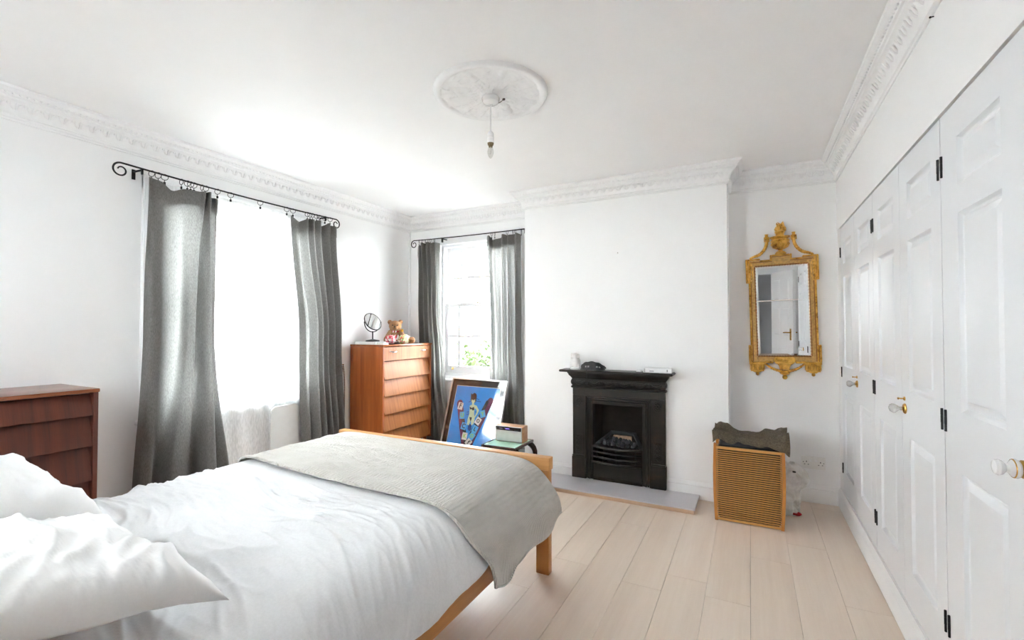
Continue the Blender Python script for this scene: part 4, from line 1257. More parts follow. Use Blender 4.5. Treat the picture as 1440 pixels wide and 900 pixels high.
MB().box(rx0 + 0.006, rx1 - 0.006, ry0, ry0 + 0.008, rz0 + 0.004, rz1 - 0.004, 0.003).build('front_panel', plain('silver_mesh', (0.50, 0.52, 0.51), 0.4, 0.4), radio)
dsp = MB().box(rx0 + 0.006, rx1 - 0.012, ry0 - 0.003, ry0 + 0.004, rz1 - 0.036, rz1 - 0.008, 0.002).build('display', plain('display_black', (0.006, 0.006, 0.012), 0.15), radio)
def glow(name, c, s):
    t = NT(name); n = t.noise(t.coords(), 60, 2)
    t.set(Base__Color=rgb((0, 0, 0)), Emission__Color=t.ramp(n, [(0.3, c), (0.8, tuple(min(1, x * 1.4 + .1) for x in c))]), Emission__Strength=s)
    return t.m
MB().box(-1.742, -1.705, ry0 - 0.0036, ry0 - 0.002, rz1 - 0.026, rz1 - 0.018).build('lit_readout', glow('violet_readout', (0.25, 0.18, 0.85), 0.03), dsp, smooth=0)
MB().box(-1.795, -1.768, ry0 - 0.0036, ry0 - 0.002, rz1 - 0.024, rz1 - 0.020).build('lit_readout', glow('pale_readout', (0.6, 0.6, 0.75), 0.015), dsp, smooth=0)

# ------------------------------------------------------------------ hearth and fireplace
hea = thing('hearth', 'pale grey slab hearth with a wooden edge in front of the fireplace', 'hearth', (-0.9, 3.5, 0))
hx0, hx1, hy0 = -1.530, -0.340, 3.352
MB().box(hx0, hx1, hy0, YC - 0.019, 0.027, 0.036, 0.002).build('slab', plain('lilac_grey_slab', (0.60, 0.59, 0.625), 0.35, 0, 0.02, 5), hea)
MB().box(hx0 + 0.004, hx1 - 0.008, hy0 + 0.005, YC - 0.019, 0.0, 0.027, 0.001).build('wooden_edge', wood('edge_wood', (0.52, 0.35, 0.22), (0.66, 0.48, 0.33), 'X', 1, 0.5), hea)

FC = -0.942
fp = thing('fireplace', 'black cast iron fireplace with a mantel shelf and barred grate', 'fireplace', (FC, 3.62, 0.036))
yF = 3.652                                             # face of the jambs
zH = 0.0365
def fbox(m, x0, x1, y0, y1, z0, z1, b=0.002): return m.box(FC + x0, FC + x1, y0, y1, z0, z1, b)
for s in (-1, 1):
    m = MB()
    a, b = sorted((s * 0.262, s * 0.366))
    fbox(m, a, b, yF, YC - 0.001, zH + 0.18, 0.7075)
    m.build('jamb', m_iron, fp)
    m = MB()
    a, b = sorted((s * 0.256, s * 0.372))
    fbox(m, a, b, yF - 0.010, YC - 0.001, zH, zH + 0.172, 0.004); fbox(m, a + 0.004, b - 0.004, yF - 0.014, YC - 0.001, zH + 0.172, zH + 0.186, 0.004)
    m.build('plinth_block', m_iron, fp)
    cx = FC + s * 0.312
    m = MB()                                           # rosette
    for k in range(8):
        a = 2 * pi * k / 8
        m.ball((cx + 0.017 * cos(a), yF - 0.002, 0.655 + 0.021 * sin(a)), (0.009, 0.005, 0.009), 8)
    m.ball((cx, yF - 0.003, 0.655), (0.009, 0.007, 0.009), 8)
    m.tube([(cx + 0.030 * cos(2 * pi * k / 20), yF - 0.001, 0.655 + 0.036 * sin(2 * pi * k / 20)) for k in range(20)], 0.003, 6, True)
    m.build('rosette', m_iron, fp)
    m = MB()                                           # lower foliate panel
    m.box(cx - 0.030, cx + 0.030, yF - 0.004, yF + 0.004, 0.245, 0.385, 0.002)
    for q in range(4):
        z = 0.262 + q * 0.035
        for t in (-1, 1):
            m.ball((cx + t * 0.013, yF - 0.006, z + 0.005), (0.011, 0.005, 0.007), 8, Matrix.Rotation(t * 0.7, 4, 'Y'))
        m.ball((cx, yF - 0.007, z - 0.006), (0.006, 0.006, 0.008), 8)
    m.build('foliate_panel', m_iron, fp)
m = MB()
fbox(m, -0.366, 0.366, yF, YC - 0.001, 0.708, 0.768)
m.build('lintel', m_iron, fp)
# stepped mouldings framing the opening
for w_, zt_, y_, t_ in ((0.262, 0.710, yF - 0.006, 0.013), (0.245, 0.692, yF + 0.004, 0.014), (0.228, 0.676, yF - 0.002, 0.010)):
    m = MB()
    m.box(FC - w_, FC - w_ + t_, y_, YC - 0.001, zH, zt_, 0.003).box(FC + w_ - t_, FC + w_, y_, YC - 0.001, zH, zt_, 0.003)
    m.box(FC - w_ + t_, FC + w_ - t_, y_, YC - 0.001, zt_ - t_, zt_, 0.003)
    m.build('opening_moulding', m_iron, fp)
m = MB()
m.box(FC - 0.222, FC - 0.196, yF + 0.010, YC + 0.02, zH, 0.672, 0.003).box(FC + 0.196, FC + 0.222, yF + 0.010, YC + 0.02, zH, 0.672, 0.003).box(FC - 0.196, FC + 0.196, yF + 0.010, YC + 0.02, 0.642, 0.672, 0.003)
m.build('inner_frame', m_iron, fp)
# frieze and cornice mouldings (profile swept round three sides)
def sweep(name, prof):
    m = MB()
    for (p0, p1, n, a0, a1) in (((FC - 0.366, YC - 0.001, 0), (FC - 0.366, yF, 0), (-1, 0, 0), 0, 1), ((FC - 0.366, yF, 0), (FC + 0.366, yF, 0), (0, -1, 0), -1, 1), ((FC + 0.366, yF, 0), (FC + 0.366, YC - 0.001, 0), (1, 0, 0), -1, 0)):
        run(m, prof, p0, p1, n, a0, a1)
    m.box(FC - 0.366, FC + 0.366, yF, YC - 0.001, prof[0][1], prof[-1][1])
    return m.build(name, m_iron, fp)
sweep('frieze_moulding', [(0, 0.765), (0.008, 0.767), (0.012, 0.773), (0.010, 0.780), (0.004, 0.786), (0, 0.788)])
sweep('frieze', [(0, 0.786), (0.004, 0.790), (0.012, 0.806), (0.012, 0.824), (0.004, 0.842), (0, 0.844)])
sweep('cornice_moulding', [(0, 0.842), (0.006, 0.844), (0.008, 0.850), (0.014, 0.858), (0.026, 0.872), (0.030, 0.884), (0.036, 0.890), (0.036, 0.902), (0, 0.904)])
for k in range(6):                                     # swags along the frieze
    x = FC - 0.305 + k * 0.122
    m = MB()
    m.tube(catmull([(x - 0.045, yF - 0.014, 0.828), (x - 0.025, yF - 0.018, 0.810), (x, yF - 0.019, 0.804), (x + 0.025, yF - 0.018, 0.810), (x + 0.045, yF - 0.014, 0.828)], 11), [0.004, 0.005, 0.007, 0.008, 0.009, 0.010, 0.009, 0.008, 0.007, 0.005, 0.004], 8)
    for q in range(3):
        m.ball((x + (q - 1) * 0.016, yF - 0.015, 0.824), (0.009, 0.005, 0.006), 8)
    for t in (-1, 1): m.ball((x + 0.061 + t * 0.006, yF - 0.015, 0.818), (0.006, 0.007, 0.014), 8)
    m.build('frieze_swag', m_iron, fp)
m = MB()
prof = [(FC - 0.440, 3.524), (FC + 0.440, 3.524), (FC + 0.440, YC - 0.001), (FC - 0.440, YC - 0.001)]
m.prism(prof, 0.904, 0.922, 'XY', 0.006)
m.build('mantel_shelf', m_iron, fp)
# firebox
m_soot = plain('sooty_firebrick', (0.020, 0.014, 0.011), 0.85, 0, 0.4, 14)
m = MB()
m.box(FC - 0.205, FC - 0.195, YC + 0.02, 3.93, zH, 0.672).box(FC + 0.195, FC + 0.205, YC + 0.02, 3.93, zH, 0.672).box(FC - 0.205, FC + 0.205, 3.93, 3.94, zH, 0.672).box(FC - 0.205, FC + 0.205, YC + 0.02, 3.94, 0.672, 0.678)
m.box(FC - 0.195, FC + 0.195, 3.55 + 0.105, 3.93, zH, zH + 0.02)
m.build('firebox', m_soot, fp, smooth=0)
m = MB()                                               # sloped cheeks of the fire basket
for s in (-1, 1):
    V = [(s * 0.193, 3.70, 0.30), (s * 0.193, 3.70, 0.318), (s * 0.105, 3.86, 0.395), (s * 0.105, 3.86, 0.377)]
    V2 = [(s * 0.165, 3.70, 0.30), (s * 0.165, 3.70, 0.318), (s * 0.085, 3.84, 0.395), (s * 0.085, 3.84, 0.377)]
    A = [m.bm.verts.new((FC + x, y, z)) for x, y, z in V]; B_ = [m.bm.verts.new((FC + x, y, z)) for x, y, z in V2]
    for i in range(4): m._f((A[i], A[(i + 1) % 4], B_[(i + 1) % 4], B_[i]))
    m._f(A); m._f(B_)
m.box(FC - 0.108, FC + 0.108, 3.845, 3.87, 0.372, 0.398, 0.003)
m.build('basket_cheeks', plain('grey_ash_iron', (0.05, 0.05, 0.052), 0.7, 0.1), fp)
MB().box(FC - 0.075, FC + 0.075, 3.822, 3.842, 0.325, 0.372, 0.004).build('burner_brick', plain('pale_firebrick', (0.42, 0.27, 0.18), 0.8, 0, 0.2, 60), fp)
MB().box(FC - 0.16, FC + 0.16, 3.66, 3.85, 0.288, 0.30).build('fire_bed', m_soot, fp, smooth=0)
for q in range(4):
    z = 0.188 + q * 0.041
    dep = 0.035 + 0.004 * q
    P = [(FC - 0.188 + 0.376 * i / 18, 3.640 - dep * sin(pi * i / 18) ** 0.8, z) for i in range(19)]
    MB().tube(P, 0.0085 if q < 3 else 0.010, 10).build('fire_bar', m_iron, fp)
m = MB()
for x in (-0.15, 0, 0.15): m.tube([(FC + x, 3.640 - 0.035 * sin(pi * (x + 0.188) / 0.376) ** 0.8 + 0.008, 0.18), (FC + x, 3.640 - 0.047 * sin(pi * (x + 0.188) / 0.376) ** 0.8 + 0.008, 0.315)], 0.005, 8)
m.build('bar_stay', m_iron, fp)
MB().box(FC - 0.19, FC + 0.19, 3.662, 3.672, zH, 0.170, 0.002).build('ash_door', m_iron, fp)
# coals
m_coal = plain('coal_lump', (0.030, 0.030, 0.032), 0.55, 0, 0.5, 40)
m_ash = plain('ashy_coal', (0.075, 0.075, 0.08), 0.7, 0, 0.5, 40)
coal_me = []
for v in range(4):
    m = MB(); bmesh.ops.create_icosphere(m.bm, subdivisions=2, radius=1)
    for q in m.bm.verts:
        d = q.co.normalized()
        q.co = d * (1 + 0.30 * fnoise(d.x * 1.7 + v * 5, d.y * 1.7, d.z * 1.7) + 0.1 * fnoise(d.x * 4, d.y * 4 + v, d.z * 4))
    coal_me.append(m.mesh('coal', m_coal if v % 2 == 0 else m_ash, smooth=25))
cr = random.Random(3)
for k in range(26):
    t = cr.random()
    row = k % 3
    o = new('coal', coal_me[k % 4])
    wv = (0.150, 0.120, 0.085)[row]
    f = (k // 3) / 8.0
    o.location = (FC + (2 * f - 1) * wv + cr.uniform(-.006, .006), 3.685 + row * 0.048 + cr.uniform(-.006, .006), 0.322 + row * 0.009 + cr.uniform(0, 0.012))
    o.scale = [cr.uniform(0.013, 0.019) for _ in range(3)]
    o.rotation_euler = [cr.uniform(0, 6) for _ in range(3)]
    tag(o, 'lump of coal heaped in the fireplace grate', 'coal', 'coals in the fireplace grate')

# things on the mantel shelf -----------------------------------------------------
ZM = 0.9225
fig_ = thing('figurine', 'small white ruffled figurine at the end of the mantel shelf', 'ornament', (-1.268, 3.60, ZM))
m = MB()
m.lathe([(0, 0), (0.040, 0), (0.042, 0.012), (0.034, 0.02), (0, 0.02)], (-1.268, 3.60, ZM), 'Z', 20, cap=False)
m.build('base', m_ceramic, fig_)
m = MB()
m.ball((-1.268, 3.60, ZM + 0.055), (0.036, 0.036, 0.045), 16)
m.ball((-1.268, 3.60, ZM + 0.100), (0.030, 0.030, 0.032), 16)
m.ball((-1.283, 3.580, ZM + 0.098), (0.014, 0.014, 0.012), 10)
rr = random.Random(5)
for k in range(70):
    z = rr.uniform(0.02, 0.125); a = rr.uniform(-0.5, 3.6)
    r = 0.036 if z < 0.08 else 0.030
    m.ball((-1.268 + r * cos(a), 3.60 + r * sin(a), ZM + z), 0.0085, 6)
remeshed(m, 'body', plain('white_bisque', (0.78, 0.76, 0.74), 0.5, 0, 0.05), 0.0035, fig_)
lace = thing('lace_mask', 'black lace eye mask with a ribbon hanging over the mantel edge', 'mask', (-1.12, 3.57, ZM))
m = MB()
def mk(u, v):
    a = radians(200 - 220 * u)
    x = -1.115 + 0.098 * cos(a)
    base = max(0.0, sin(a)) ** 0.8
    z = ZM + 0.004 + (0.014 + 0.048 * base ** 1.6) * v + 0.002 * sin(u * 40) * v
    y = 3.575 - 0.045 * sin(a) * 0.6 + 0.03 * v * (1 - base)
    return (x, y, z)
m.grid(48, 10, mk)
# eye cut-outs and lace holes
dead = [f for f in m.bm.faces if any((f.calc_center_median() - Vector(mk(uu, vv))).length < 0.0075 for uu, vv in ((0.36, 0.42), (0.42, 0.45), (0.62, 0.45), (0.68, 0.42)))]
bmesh.ops.delete(m.bm, geom=dead, context='FACES')
bmesh.ops.solidify(m.bm, geom=m.bm.faces[:], thickness=0.003)
m.build('lace', m_black, lace)
m = MB()
m.tube([mk(i / 40, 1.0) for i in range(41)], 0.005, 6); m.tube([mk(i / 40, 0.0) for i in range(41)], 0.004, 6)
m.build('lace_edge', m_black, lace)
MB().tube(catmull([(-1.175, 3.56, ZM + 0.012), (-1.150, 3.53, ZM + 0.008), (-1.146, 3.516, ZM), (-1.146, 3.514, 0.86), (-1.145, 3.520, 0.80)], 16), 0.0038, 6).build('ribbon', m_black, lace)
wb = thing('box', 'long flat white carton with small dark print on the mantel shelf', 'box', (-0.62, 3.59, ZM))
MB().box(-0.72, -0.515, 3.560, 3.625, ZM + 0.0005, ZM + 0.036, 0.002).build('carton', m_white, wb)
m = MB()
for q in range(3): m.box(-0.716 + 0.004, -0.708 + 0.004, 3.5592, 3.5602, ZM + 0.005 + q * 0.009, ZM + 0.011 + q * 0.009)
m.box(-0.700, -0.699, 3.5592, 3.5602, ZM + 0.004, ZM + 0.030).box(-0.672, -0.64, 3.5592, 3.5602, ZM + 0.010, ZM + 0.015).box(-0.548, -0.541, 3.5592, 3.5602, ZM + 0.010, ZM + 0.026)
m.build('printed_marks', plain('grey_print', (0.16, 0.16, 0.18), 0.6), wb, smooth=0)
o = MB().lathe([(0, 0), (0.022, 0), (0.025, 0.006), (0.012, 0.016), (0, 0.018)], (-0.755, 3.60, ZM + 0.0005), 'Z', 16, cap=False).build('trinket_dish', m_ceramic, at=(-0.755, 3.6, ZM))
tag(o, 'tiny white domed dish beside the carton on the mantel', 'ornament')

# nails left in the walls
def nail(label, p, d):
    o = MB().tube([Vector(p), Vector(p) + Vector(d) * 0.010], 0.002, 8).ball(Vector(p) + Vector(d) * 0.010, 0.0035, 8).build('nail', m_black, at=p)
    tag(o, label, 'nail')
nail('small dark nail in the chimney breast above the fireplace', (-0.937, YC, 1.857), (0, -1, 0))
nail('dark hook below the cornice over the wardrobes', (XR - 0.004, 2.008, 2.294), (-1, 0, 0))

# ------------------------------------------------------------------ gilt mirror
TMi = Matrix.Translation((0.2145, YB - 0.004, 1.382)) @ Matrix.Rotation(radians(-1.3), 4, 'Y')
TMt = TMi @ Matrix.Translation((0, 0, -0.36)) @ Matrix.Rotation(radians(1.0), 4, 'X') @ Matrix.Translation((0, 0, 0.36))
gm = thing('wall_mirror', 'ornate gilt wall mirror crowned by a flaming urn', 'mirror', M=TMt)
def GB(): return MB(TMt)
hx = 0.1705; zt_, zb_ = 0.340, -0.332
# frame members (front face at y=-0.036)
def gframe(name, x0, x1, z0, z1, d=0.030, mt=m_gold3): GB().box(x0, x1, -d, 0, z0, z1, 0.002).build(name, mt, gm)
for s in (-1, 1):
    a, b = sorted((s * hx, s * 0.214)); gframe('stile', a, b, -0.375, 0.385)
    m = GB(); a, b = sorted((s * 0.204, s * 0.217)); m.box(a, b, -0.040, 0, -0.25, 0.218, 0.004)
    m.build('outer_bead', m_gold, gm)
    a, b = sorted((s * 0.1985, s * 0.2042)); GB().box(a, b, -0.0325, -0.02, -0.37, 0.38).build('groove_shade', m_gold2, gm)  # thin raised strip, groove shade put into its colour
    a, b = sorted((s * 0.172, s * 0.180))
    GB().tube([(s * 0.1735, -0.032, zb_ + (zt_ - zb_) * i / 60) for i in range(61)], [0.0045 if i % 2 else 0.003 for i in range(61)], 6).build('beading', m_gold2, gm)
    for nm, z0, z1, xw in (('ear', 0.218, 0.399, 0.234), ('ear', -0.378, -0.250, 0.232)):
        m = GB(); a, b = sorted((s * 0.206, s * xw)); m.box(a, b, -0.034, 0, z0, z1, 0.003)
        a, b = sorted((s * (xw - 0.012), s * xw)); m.box(a, b, -0.044, 0, z0, z1, 0.004)
        if z0 > 0: a, b = sorted((s * 0.135, s * (xw - 0.012))); m.box(a, b, -0.044, 0, z1 - 0.012, z1, 0.004)
        a, b = sorted((s * 0.208, s * (xw - 0.012))); zz = z0 if z0 > 0 else z1 - 0.010
        m.box(a, b, -0.044, 0, zz, zz + 0.010, 0.003)
        m.build(nm, m_gold, gm)
        a, b = sorted((s * (xw - 0.016), s * (xw - 0.0115))); GB().box(a, b, -0.0355, -0.02, z0 + 0.004, z1 - 0.004).build('groove_shade', m_gold2, gm)
    # husk drops on the upper ears
    m = GB()
    for q in range(6): m.ball((s * 0.205, -0.040, 0.352 - q * 0.023), (0.011 - 0.0008 * q, 0.010, 0.013), 8)
    m.tube([(s * 0.205 + 0.018 * cos(2 * pi * k / 20), -0.034, 0.295 + 0.080 * sin(2 * pi * k / 20)) for k in range(20)], 0.003, 6, True)
    m.build('husk_drop', m_gold, gm)
    # fluted feet
    m = GB(); a, b = sorted((s * 0.126, s * 0.231)); m.box(a, b, -0.040, 0, -0.395, -0.375, 0.003); m.box(a + 0.003, b - 0.003, -0.034, 0, -0.436, -0.395, 0.002); m.box(a + 0.008, b - 0.008, -0.042, 0, -0.446, -0.436, 0.003)
    m.prism([(a + 0.02, -0.446), (b - 0.02, -0.446), ((a + b) / 2 + 0.015, -0.456), ((a + b) / 2 - 0.015, -0.456)], -0.036, 0, 'XZ')
    m.build('foot_block', m_gold, gm)
    m = GB()
    for q in range(6):
        x = a + 0.012 + q * (b - a - 0.024) / 5
        m.tube([(x, -0.036, -0.434), (x, -0.036, -0.398)], 0.0055, 8)
    m.build('flutes', m_gold, gm)
    GB().ball(((a + b) / 2, -0.022, -0.467), 0.0125, 12).build('finial', m_gold, gm)
    # scroll garlands rising to the urn
    m = GB()
    P = catmull([(s * 0.205, -0.026, 0.403), (s * 0.175, -0.026, 0.416), (s * 0.135, -0.026, 0.431), (s * 0.102, -0.026, 0.468), (s * 0.087, -0.026, 0.513), (s * 0.087, -0.026, 0.550)], 40)
    m.tube(P, [0.006 + 0.005 * min(1, i / 12) + 0.0016 * (i % 3 == 0) for i in range(40)], 10)
    m.build('scroll_garland', m_gold, gm)
    m = GB(); m.box(s * 0.087 - 0.018, s * 0.087 + 0.018, -0.038, -0.012, 0.540, 0.556, 0.003)
    m.box(s * 0.087 - 0.018, s * 0.087 - 0.011, -0.038, -0.012, 0.520, 0.542, 0.002).box(s * 0.087 + 0.011, s * 0.087 + 0.018, -0.038, -0.012, 0.520, 0.542, 0.002)
    m.lathe([(0.009, 0.556), (0.012, 0.560), (0.010, 0.568), (0.014, 0.576), (0.0, 0.577)], (s * 0.087, -0.025, 0), 'Z', 12)
    m.build('scroll_cap', m_gold, gm)
m = GB(); m.box(-hx, hx, -0.030, 0, zt_, 0.385, 0.002); m.box(-0.068, 0.068, -0.030, 0, 0.385, 0.412, 0.002)
m.build('top_rail', m_gold3, gm)
m = GB()
for s in (-1, 1):
    a, b = sorted((s * 0.068, s * 0.137)); m.box(a, b, -0.042, 0, 0.374, 0.386, 0.004)
    a, b = sorted((s * 0.058, s * 0.070)); m.box(a, b, -0.042, 0, 0.374, 0.420, 0.004)
m.box(-0.058, 0.058, -0.042, 0, 0.408, 0.420, 0.004)
m.build('top_moulding', m_gold, gm)
GB().box(-0.0575, 0.0575, -0.0325, -0.02, 0.403, 0.4085).build('groove_shade', m_gold2, gm)  # dark strips again painted as shade beside the mouldings
for s in (-1, 1):
    a, b = sorted((s * 0.058, s * 0.2)); GB().box(a, b, -0.0325, -0.02, 0.369, 0.3745).build('groove_shade', m_gold2, gm)
gframe('bottom_rail', -hx, hx, -0.375, zb_)
m = GB()
for s in (-1, 1):
    a, b = sorted((s * 0.07, s * 0.130)); m.box(a, b, -0.042, 0, -0.386, -0.370, 0.004)
m.build('bottom_moulding', m_gold, gm)
for z in (zt_ + 0.003, zb_ - 0.003):
    GB().tube([(-hx + 2 * hx * i / 40, -0.032, z) for i in range(41)], [0.0045 if i % 2 else 0.003 for i in range(41)], 6).build('beading', m_gold2, gm)
# urn
m = GB(); c = (0, -0.030, 0)
m.box(-0.036, 0.036, -0.052, -0.008, 0.420, 0.430, 0.003)
m.lathe([(0, 0.430), (0.030, 0.430), (0.031, 0.437), (0.022, 0.441), (0.014, 0.448), (0.020, 0.458), (0.038, 0.466), (0.054, 0.480), (0.060, 0.500), (0.058, 0.510), (0.063, 0.516), (0.060, 0.524), (0.052, 0.528), (0.060, 0.536), (0.068, 0.541), (0.068, 0.549), (0.030, 0.554), (0.027, 0.560), (0.029, 0.575), (0.034, 0.580), (0.034, 0.588), (0.026, 0.592), (0, 0.592)], c, 'Z', 28, cap=False)
m.build('urn', m_gold, gm)
m = GB()
for k in range(16):
    a = 2 * pi * k / 16
    m.tube([(0.024 * cos(a), -0.030 + 0.024 * sin(a), 0.459), (0.047 * cos(a), -0.030 + 0.047 * sin(a), 0.473), (0.060 * cos(a), -0.030 + 0.060 * sin(a), 0.497)], [0.003, 0.005, 0.004], 6)
m.build('gadroons', m_gold, gm)
m = GB()
fr_ = random.Random(2)
for k in range(13):
    a = fr_.uniform(0, 2 * pi); r = fr_.uniform(0.004, 0.024)
    x, y = r * cos(a), -0.030 + r * sin(a)
    h = fr_.uniform(0.045, 0.082)
    P = [(x + 0.008 * sin(q * 1.4 + k), y, 0.588 + h * q / 6) for q in range(7)]
    m.tube(P, [0.010, 0.013, 0.012, 0.010, 0.008, 0.005, 0.001], 8)
m.build('flame', m_gold, gm)
# lower crest and garland
m = GB()
m.prism([(-0.070, -0.352), (-0.056, -0.338), (0.056, -0.338), (0.070, -0.352), (0.070, -0.372), (0.058, -0.384), (0.050, -0.392), (-0.050, -0.392), (-0.058, -0.384), (-0.070, -0.372)], -0.050, 0, 'XZ', 0.004)
m.prism([(-0.046, -0.392), (0.046, -0.392), (0.031, -0.412), (0.031, -0.432), (-0.031, -0.432), (-0.031, -0.412)], -0.042, 0, 'XZ', 0.003)
m.build('lower_crest', m_gold, gm)
m = GB()
for q in range(6): m.tube([(-0.026 + q * 0.0104, -0.044, -0.430), (-0.026 + q * 0.0104, -0.044, -0.400)], 0.004, 6)
for q in range(9):
    a = 2 * pi * q / 9
    m.ball((0.022 * cos(a), -0.051, -0.364 + 0.013 * sin(a)), (0.009, 0.004, 0.006), 6)
m.ball((0, -0.052, -0.364), (0.008, 0.007, 0.007), 8)
m.build('crest_carving', m_gold, gm)
P = catmull([(-0.130, -0.026, -0.386), (-0.090, -0.028, -0.418), (-0.045, -0.030, -0.438), (0, -0.032, -0.446), (0.045, -0.030, -0.438), (0.090, -0.028, -0.418), (0.130, -0.026, -0.386)], 49)
GB().tube(P, [0.005 + 0.005 * sin(pi * i / 48) + (0.0022 if i % 3 == 0 else 0) for i in range(49)], 10).build('lower_garland', m_gold, gm)
m = GB(); m.lathe([(0, -0.452), (0.030, -0.452), (0.034, -0.458), (0.026, -0.466), (0.012, -0.472), (0, -0.474)], (0, -0.026, 0), 'Z', 16, cap=False); m.ball((0, -0.026, -0.488), 0.017, 12)
m.build('bottom_finial', m_gold, gm)
# two bevelled plates of mirror glass
zj = 0.079
for z0, z1 in ((zj, zt_), (zb_, zj)):
    m = GB(); bv = 0.017
    R = [[(-hx, -0.019, z0), (hx, -0.019, z0), (hx, -0.019, z1), (-hx, -0.019, z1)], [(-hx + bv, -0.0205, z0 + bv * 0.25 if z0 == zj else z0 + bv), (hx - bv, -0.0205, z0 + bv * .25 if z0 == zj else z0 + bv), (hx - bv, -0.0205, z1 - (bv * .25 if z1 == zj else bv)), (-hx + bv, -0.0205, z1 - (bv * .25 if z1 == zj else bv))]]
    V = [[m.bm.verts.new(q) for q in r_] for r_ in R]
    for i in range(4): m._f((V[0][i], V[0][(i + 1) % 4], V[1][(i + 1) % 4], V[1][i]))
    m._f(V[1])
    bk_ = [m.bm.verts.new((x, -0.010, z)) for x, _, z in R[0]]
    for i in range(4): m._f((V[0][i], V[0][(i + 1) % 4], bk_[(i + 1) % 4], bk_[i]))
    m._f(bk_)
    m.build('mirror_plate', m_mirror, gm, smooth=0)

# ------------------------------------------------------------------ laundry basket, towel, sack, socket
LX0, LX1, LY0, LY1, LZ = -0.221, 0.184, 3.335, 3.610, 0.49
lb = thing('laundry_basket', 'wooden slatted laundry basket with a dark liner in the alcove', 'laundry basket', ((LX0 + LX1) / 2, (LY0 + LY1) / 2, 0))
m_bwood = wood('basket_wood', (0.46, 0.20, 0.045), (0.62, 0.33, 0.105), 'X', 1.5, 0.4)
m_bpost = wood('basket_post_wood', (0.42, 0.15, 0.028), (0.56, 0.235, 0.055), 'Z', 1.5, 0.4)
def bow(z): return 0.012 * sin(pi * z / LZ)
for y0, y1 in ((LY0, LY0 + 0.022), (LY1 - 0.022, LY1)):
    for s, x in ((-1, LX0), (1, LX1 - 0.018)):
        m = MB()
        V = []
        for k in range(11):
            z = 0.001 + 0.498 * k / 10
            d = -s * 0 + (0.010 * (1 - z / LZ) - bow(z)) * (1 if s < 0 else -1) * 0.6
            V.append([m.bm.verts.new((x + d + a, y, z)) for a, y in ((0, y0), (0.018, y0), (0.018, y1), (0, y1))])
        for A, B_ in zip(V, V[1:]):
            for i in range(4): m._f((A[i], A[(i + 1) % 4], B_[(i + 1) % 4], B_[i]))
        m._f(V[0][::-1]); m._f(V[-1])
        m.build('post', m_bpost, lb)
sl = MB().box(LX0 + 0.016, LX1 - 0.016, 0, 0.009, -0.0031, 0.0031, 0.0008).mesh('slat', m_bwood, smooth=0)
ss = MB().box(0, 0.010, LY0 + 0.02, LY1 - 0.02, -0.0031, 0.0031, 0.0008).mesh('slat', m_bwood, smooth=0)
il = WM[lb].inverted()
NS = 32
for k in range(NS):
    z = 0.030 + (0.452 - 0.030) * k / (NS - 1)
    for y in (LY0 + 0.004, LY1 - 0.014):
        o = new('slat', sl); o.parent = lb; o.location = il @ Vector((0, y, z))
    if k % 2 == 0:
        for x in (LX0 + 0.004, LX1 - 0.014):
            o = new('slat', ss); o.parent = lb; o.location = il @ Vector((x, 0, z))
for y in (LY0 + 0.001, LY1 - 0.015):
    MB().box(LX0 + 0.016, LX1 - 0.016, y, y + 0.014, 0.464, 0.482, 0.002).build('top_bar', m_bwood, lb)
    MB().box(LX0 + 0.016, LX1 - 0.016, y, y + 0.014, 0.006, 0.020, 0.002).build('bottom_bar', m_bwood, lb)
m = MB(); m.box(LX0 + 0.024, LX1 - 0.024, LY0 + 0.022, LY1 - 0.022, 0.012, 0.487, 0.01)
m.build('liner', cloth('dark_liner', (0.022, 0.023, 0.026), 400, 0.2), lb)
# crumpled towel lying on the basket
tw = MB()
TX0, TX1 = LX0 - 0.006, LX1 + 0.024
def twp(u, v):
    x = TX0 + (TX1 - TX0) * u
    # across: front drop, over the top, back drop
    t = v * 2 - 1
    y = 3.315 + (LY1 - 3.315 + 0.01) * (0.5 + 0.5 * max(-1, min(1, t * 1.18)))
    rim = 0.560 + 0.050 * abs(2 * u - 1) ** 3 * (1.15 if u > .5 else 0.9) - 0.012 * sin(pi * u)
    inside = rim - 0.035 * max(0, 1 - (t / 0.7) ** 2)
    fdrop = (0.532 - 0.042 * u) + 0.010 * sin(u * 19)
    edge_ = sm(0.72, 1.0, abs(t))
    z = inside * (1 - edge_) + (fdrop if t < 0 else 0.50) * edge_
    n = 0.018 * fnoise(u * 6, v * 5, 2) + 0.004 * fnoise(u * 13, v * 11, 5) + 0.016 * creases(u * 0.7 + 3, v * 0.35, 4.0) * (1 - 0.4 * edge_)
    if u < 0.06 or u > 0.94: x += 0.006 * fnoise(v * 9, u)
    z -= sm(0.10, 0.0, u) * 0.040 * (0.5 + fnoise(v * 5, 3)) + sm(0.93, 1.0, u) * 0.055 * (0.5 + fnoise(v * 6, 9))
    return (x + 0.01 * fnoise(u * 6, v * 6, 9), y + 0.012 * fnoise(u * 8, v * 3, 7) - edge_ * (0.012 if t < 0 else -0.012), z + n)
tw.grid(90, 70, twp)
bmesh.ops.solidify(tw.bm, geom=tw.bm.faces[:], thickness=0.006)
o = tw.build('towel', m_towel, smooth=180, at=((LX0 + LX1) / 2, 3.46, 0.49))
tag(o, 'crumpled brown towel lying on the laundry basket', 'towel')
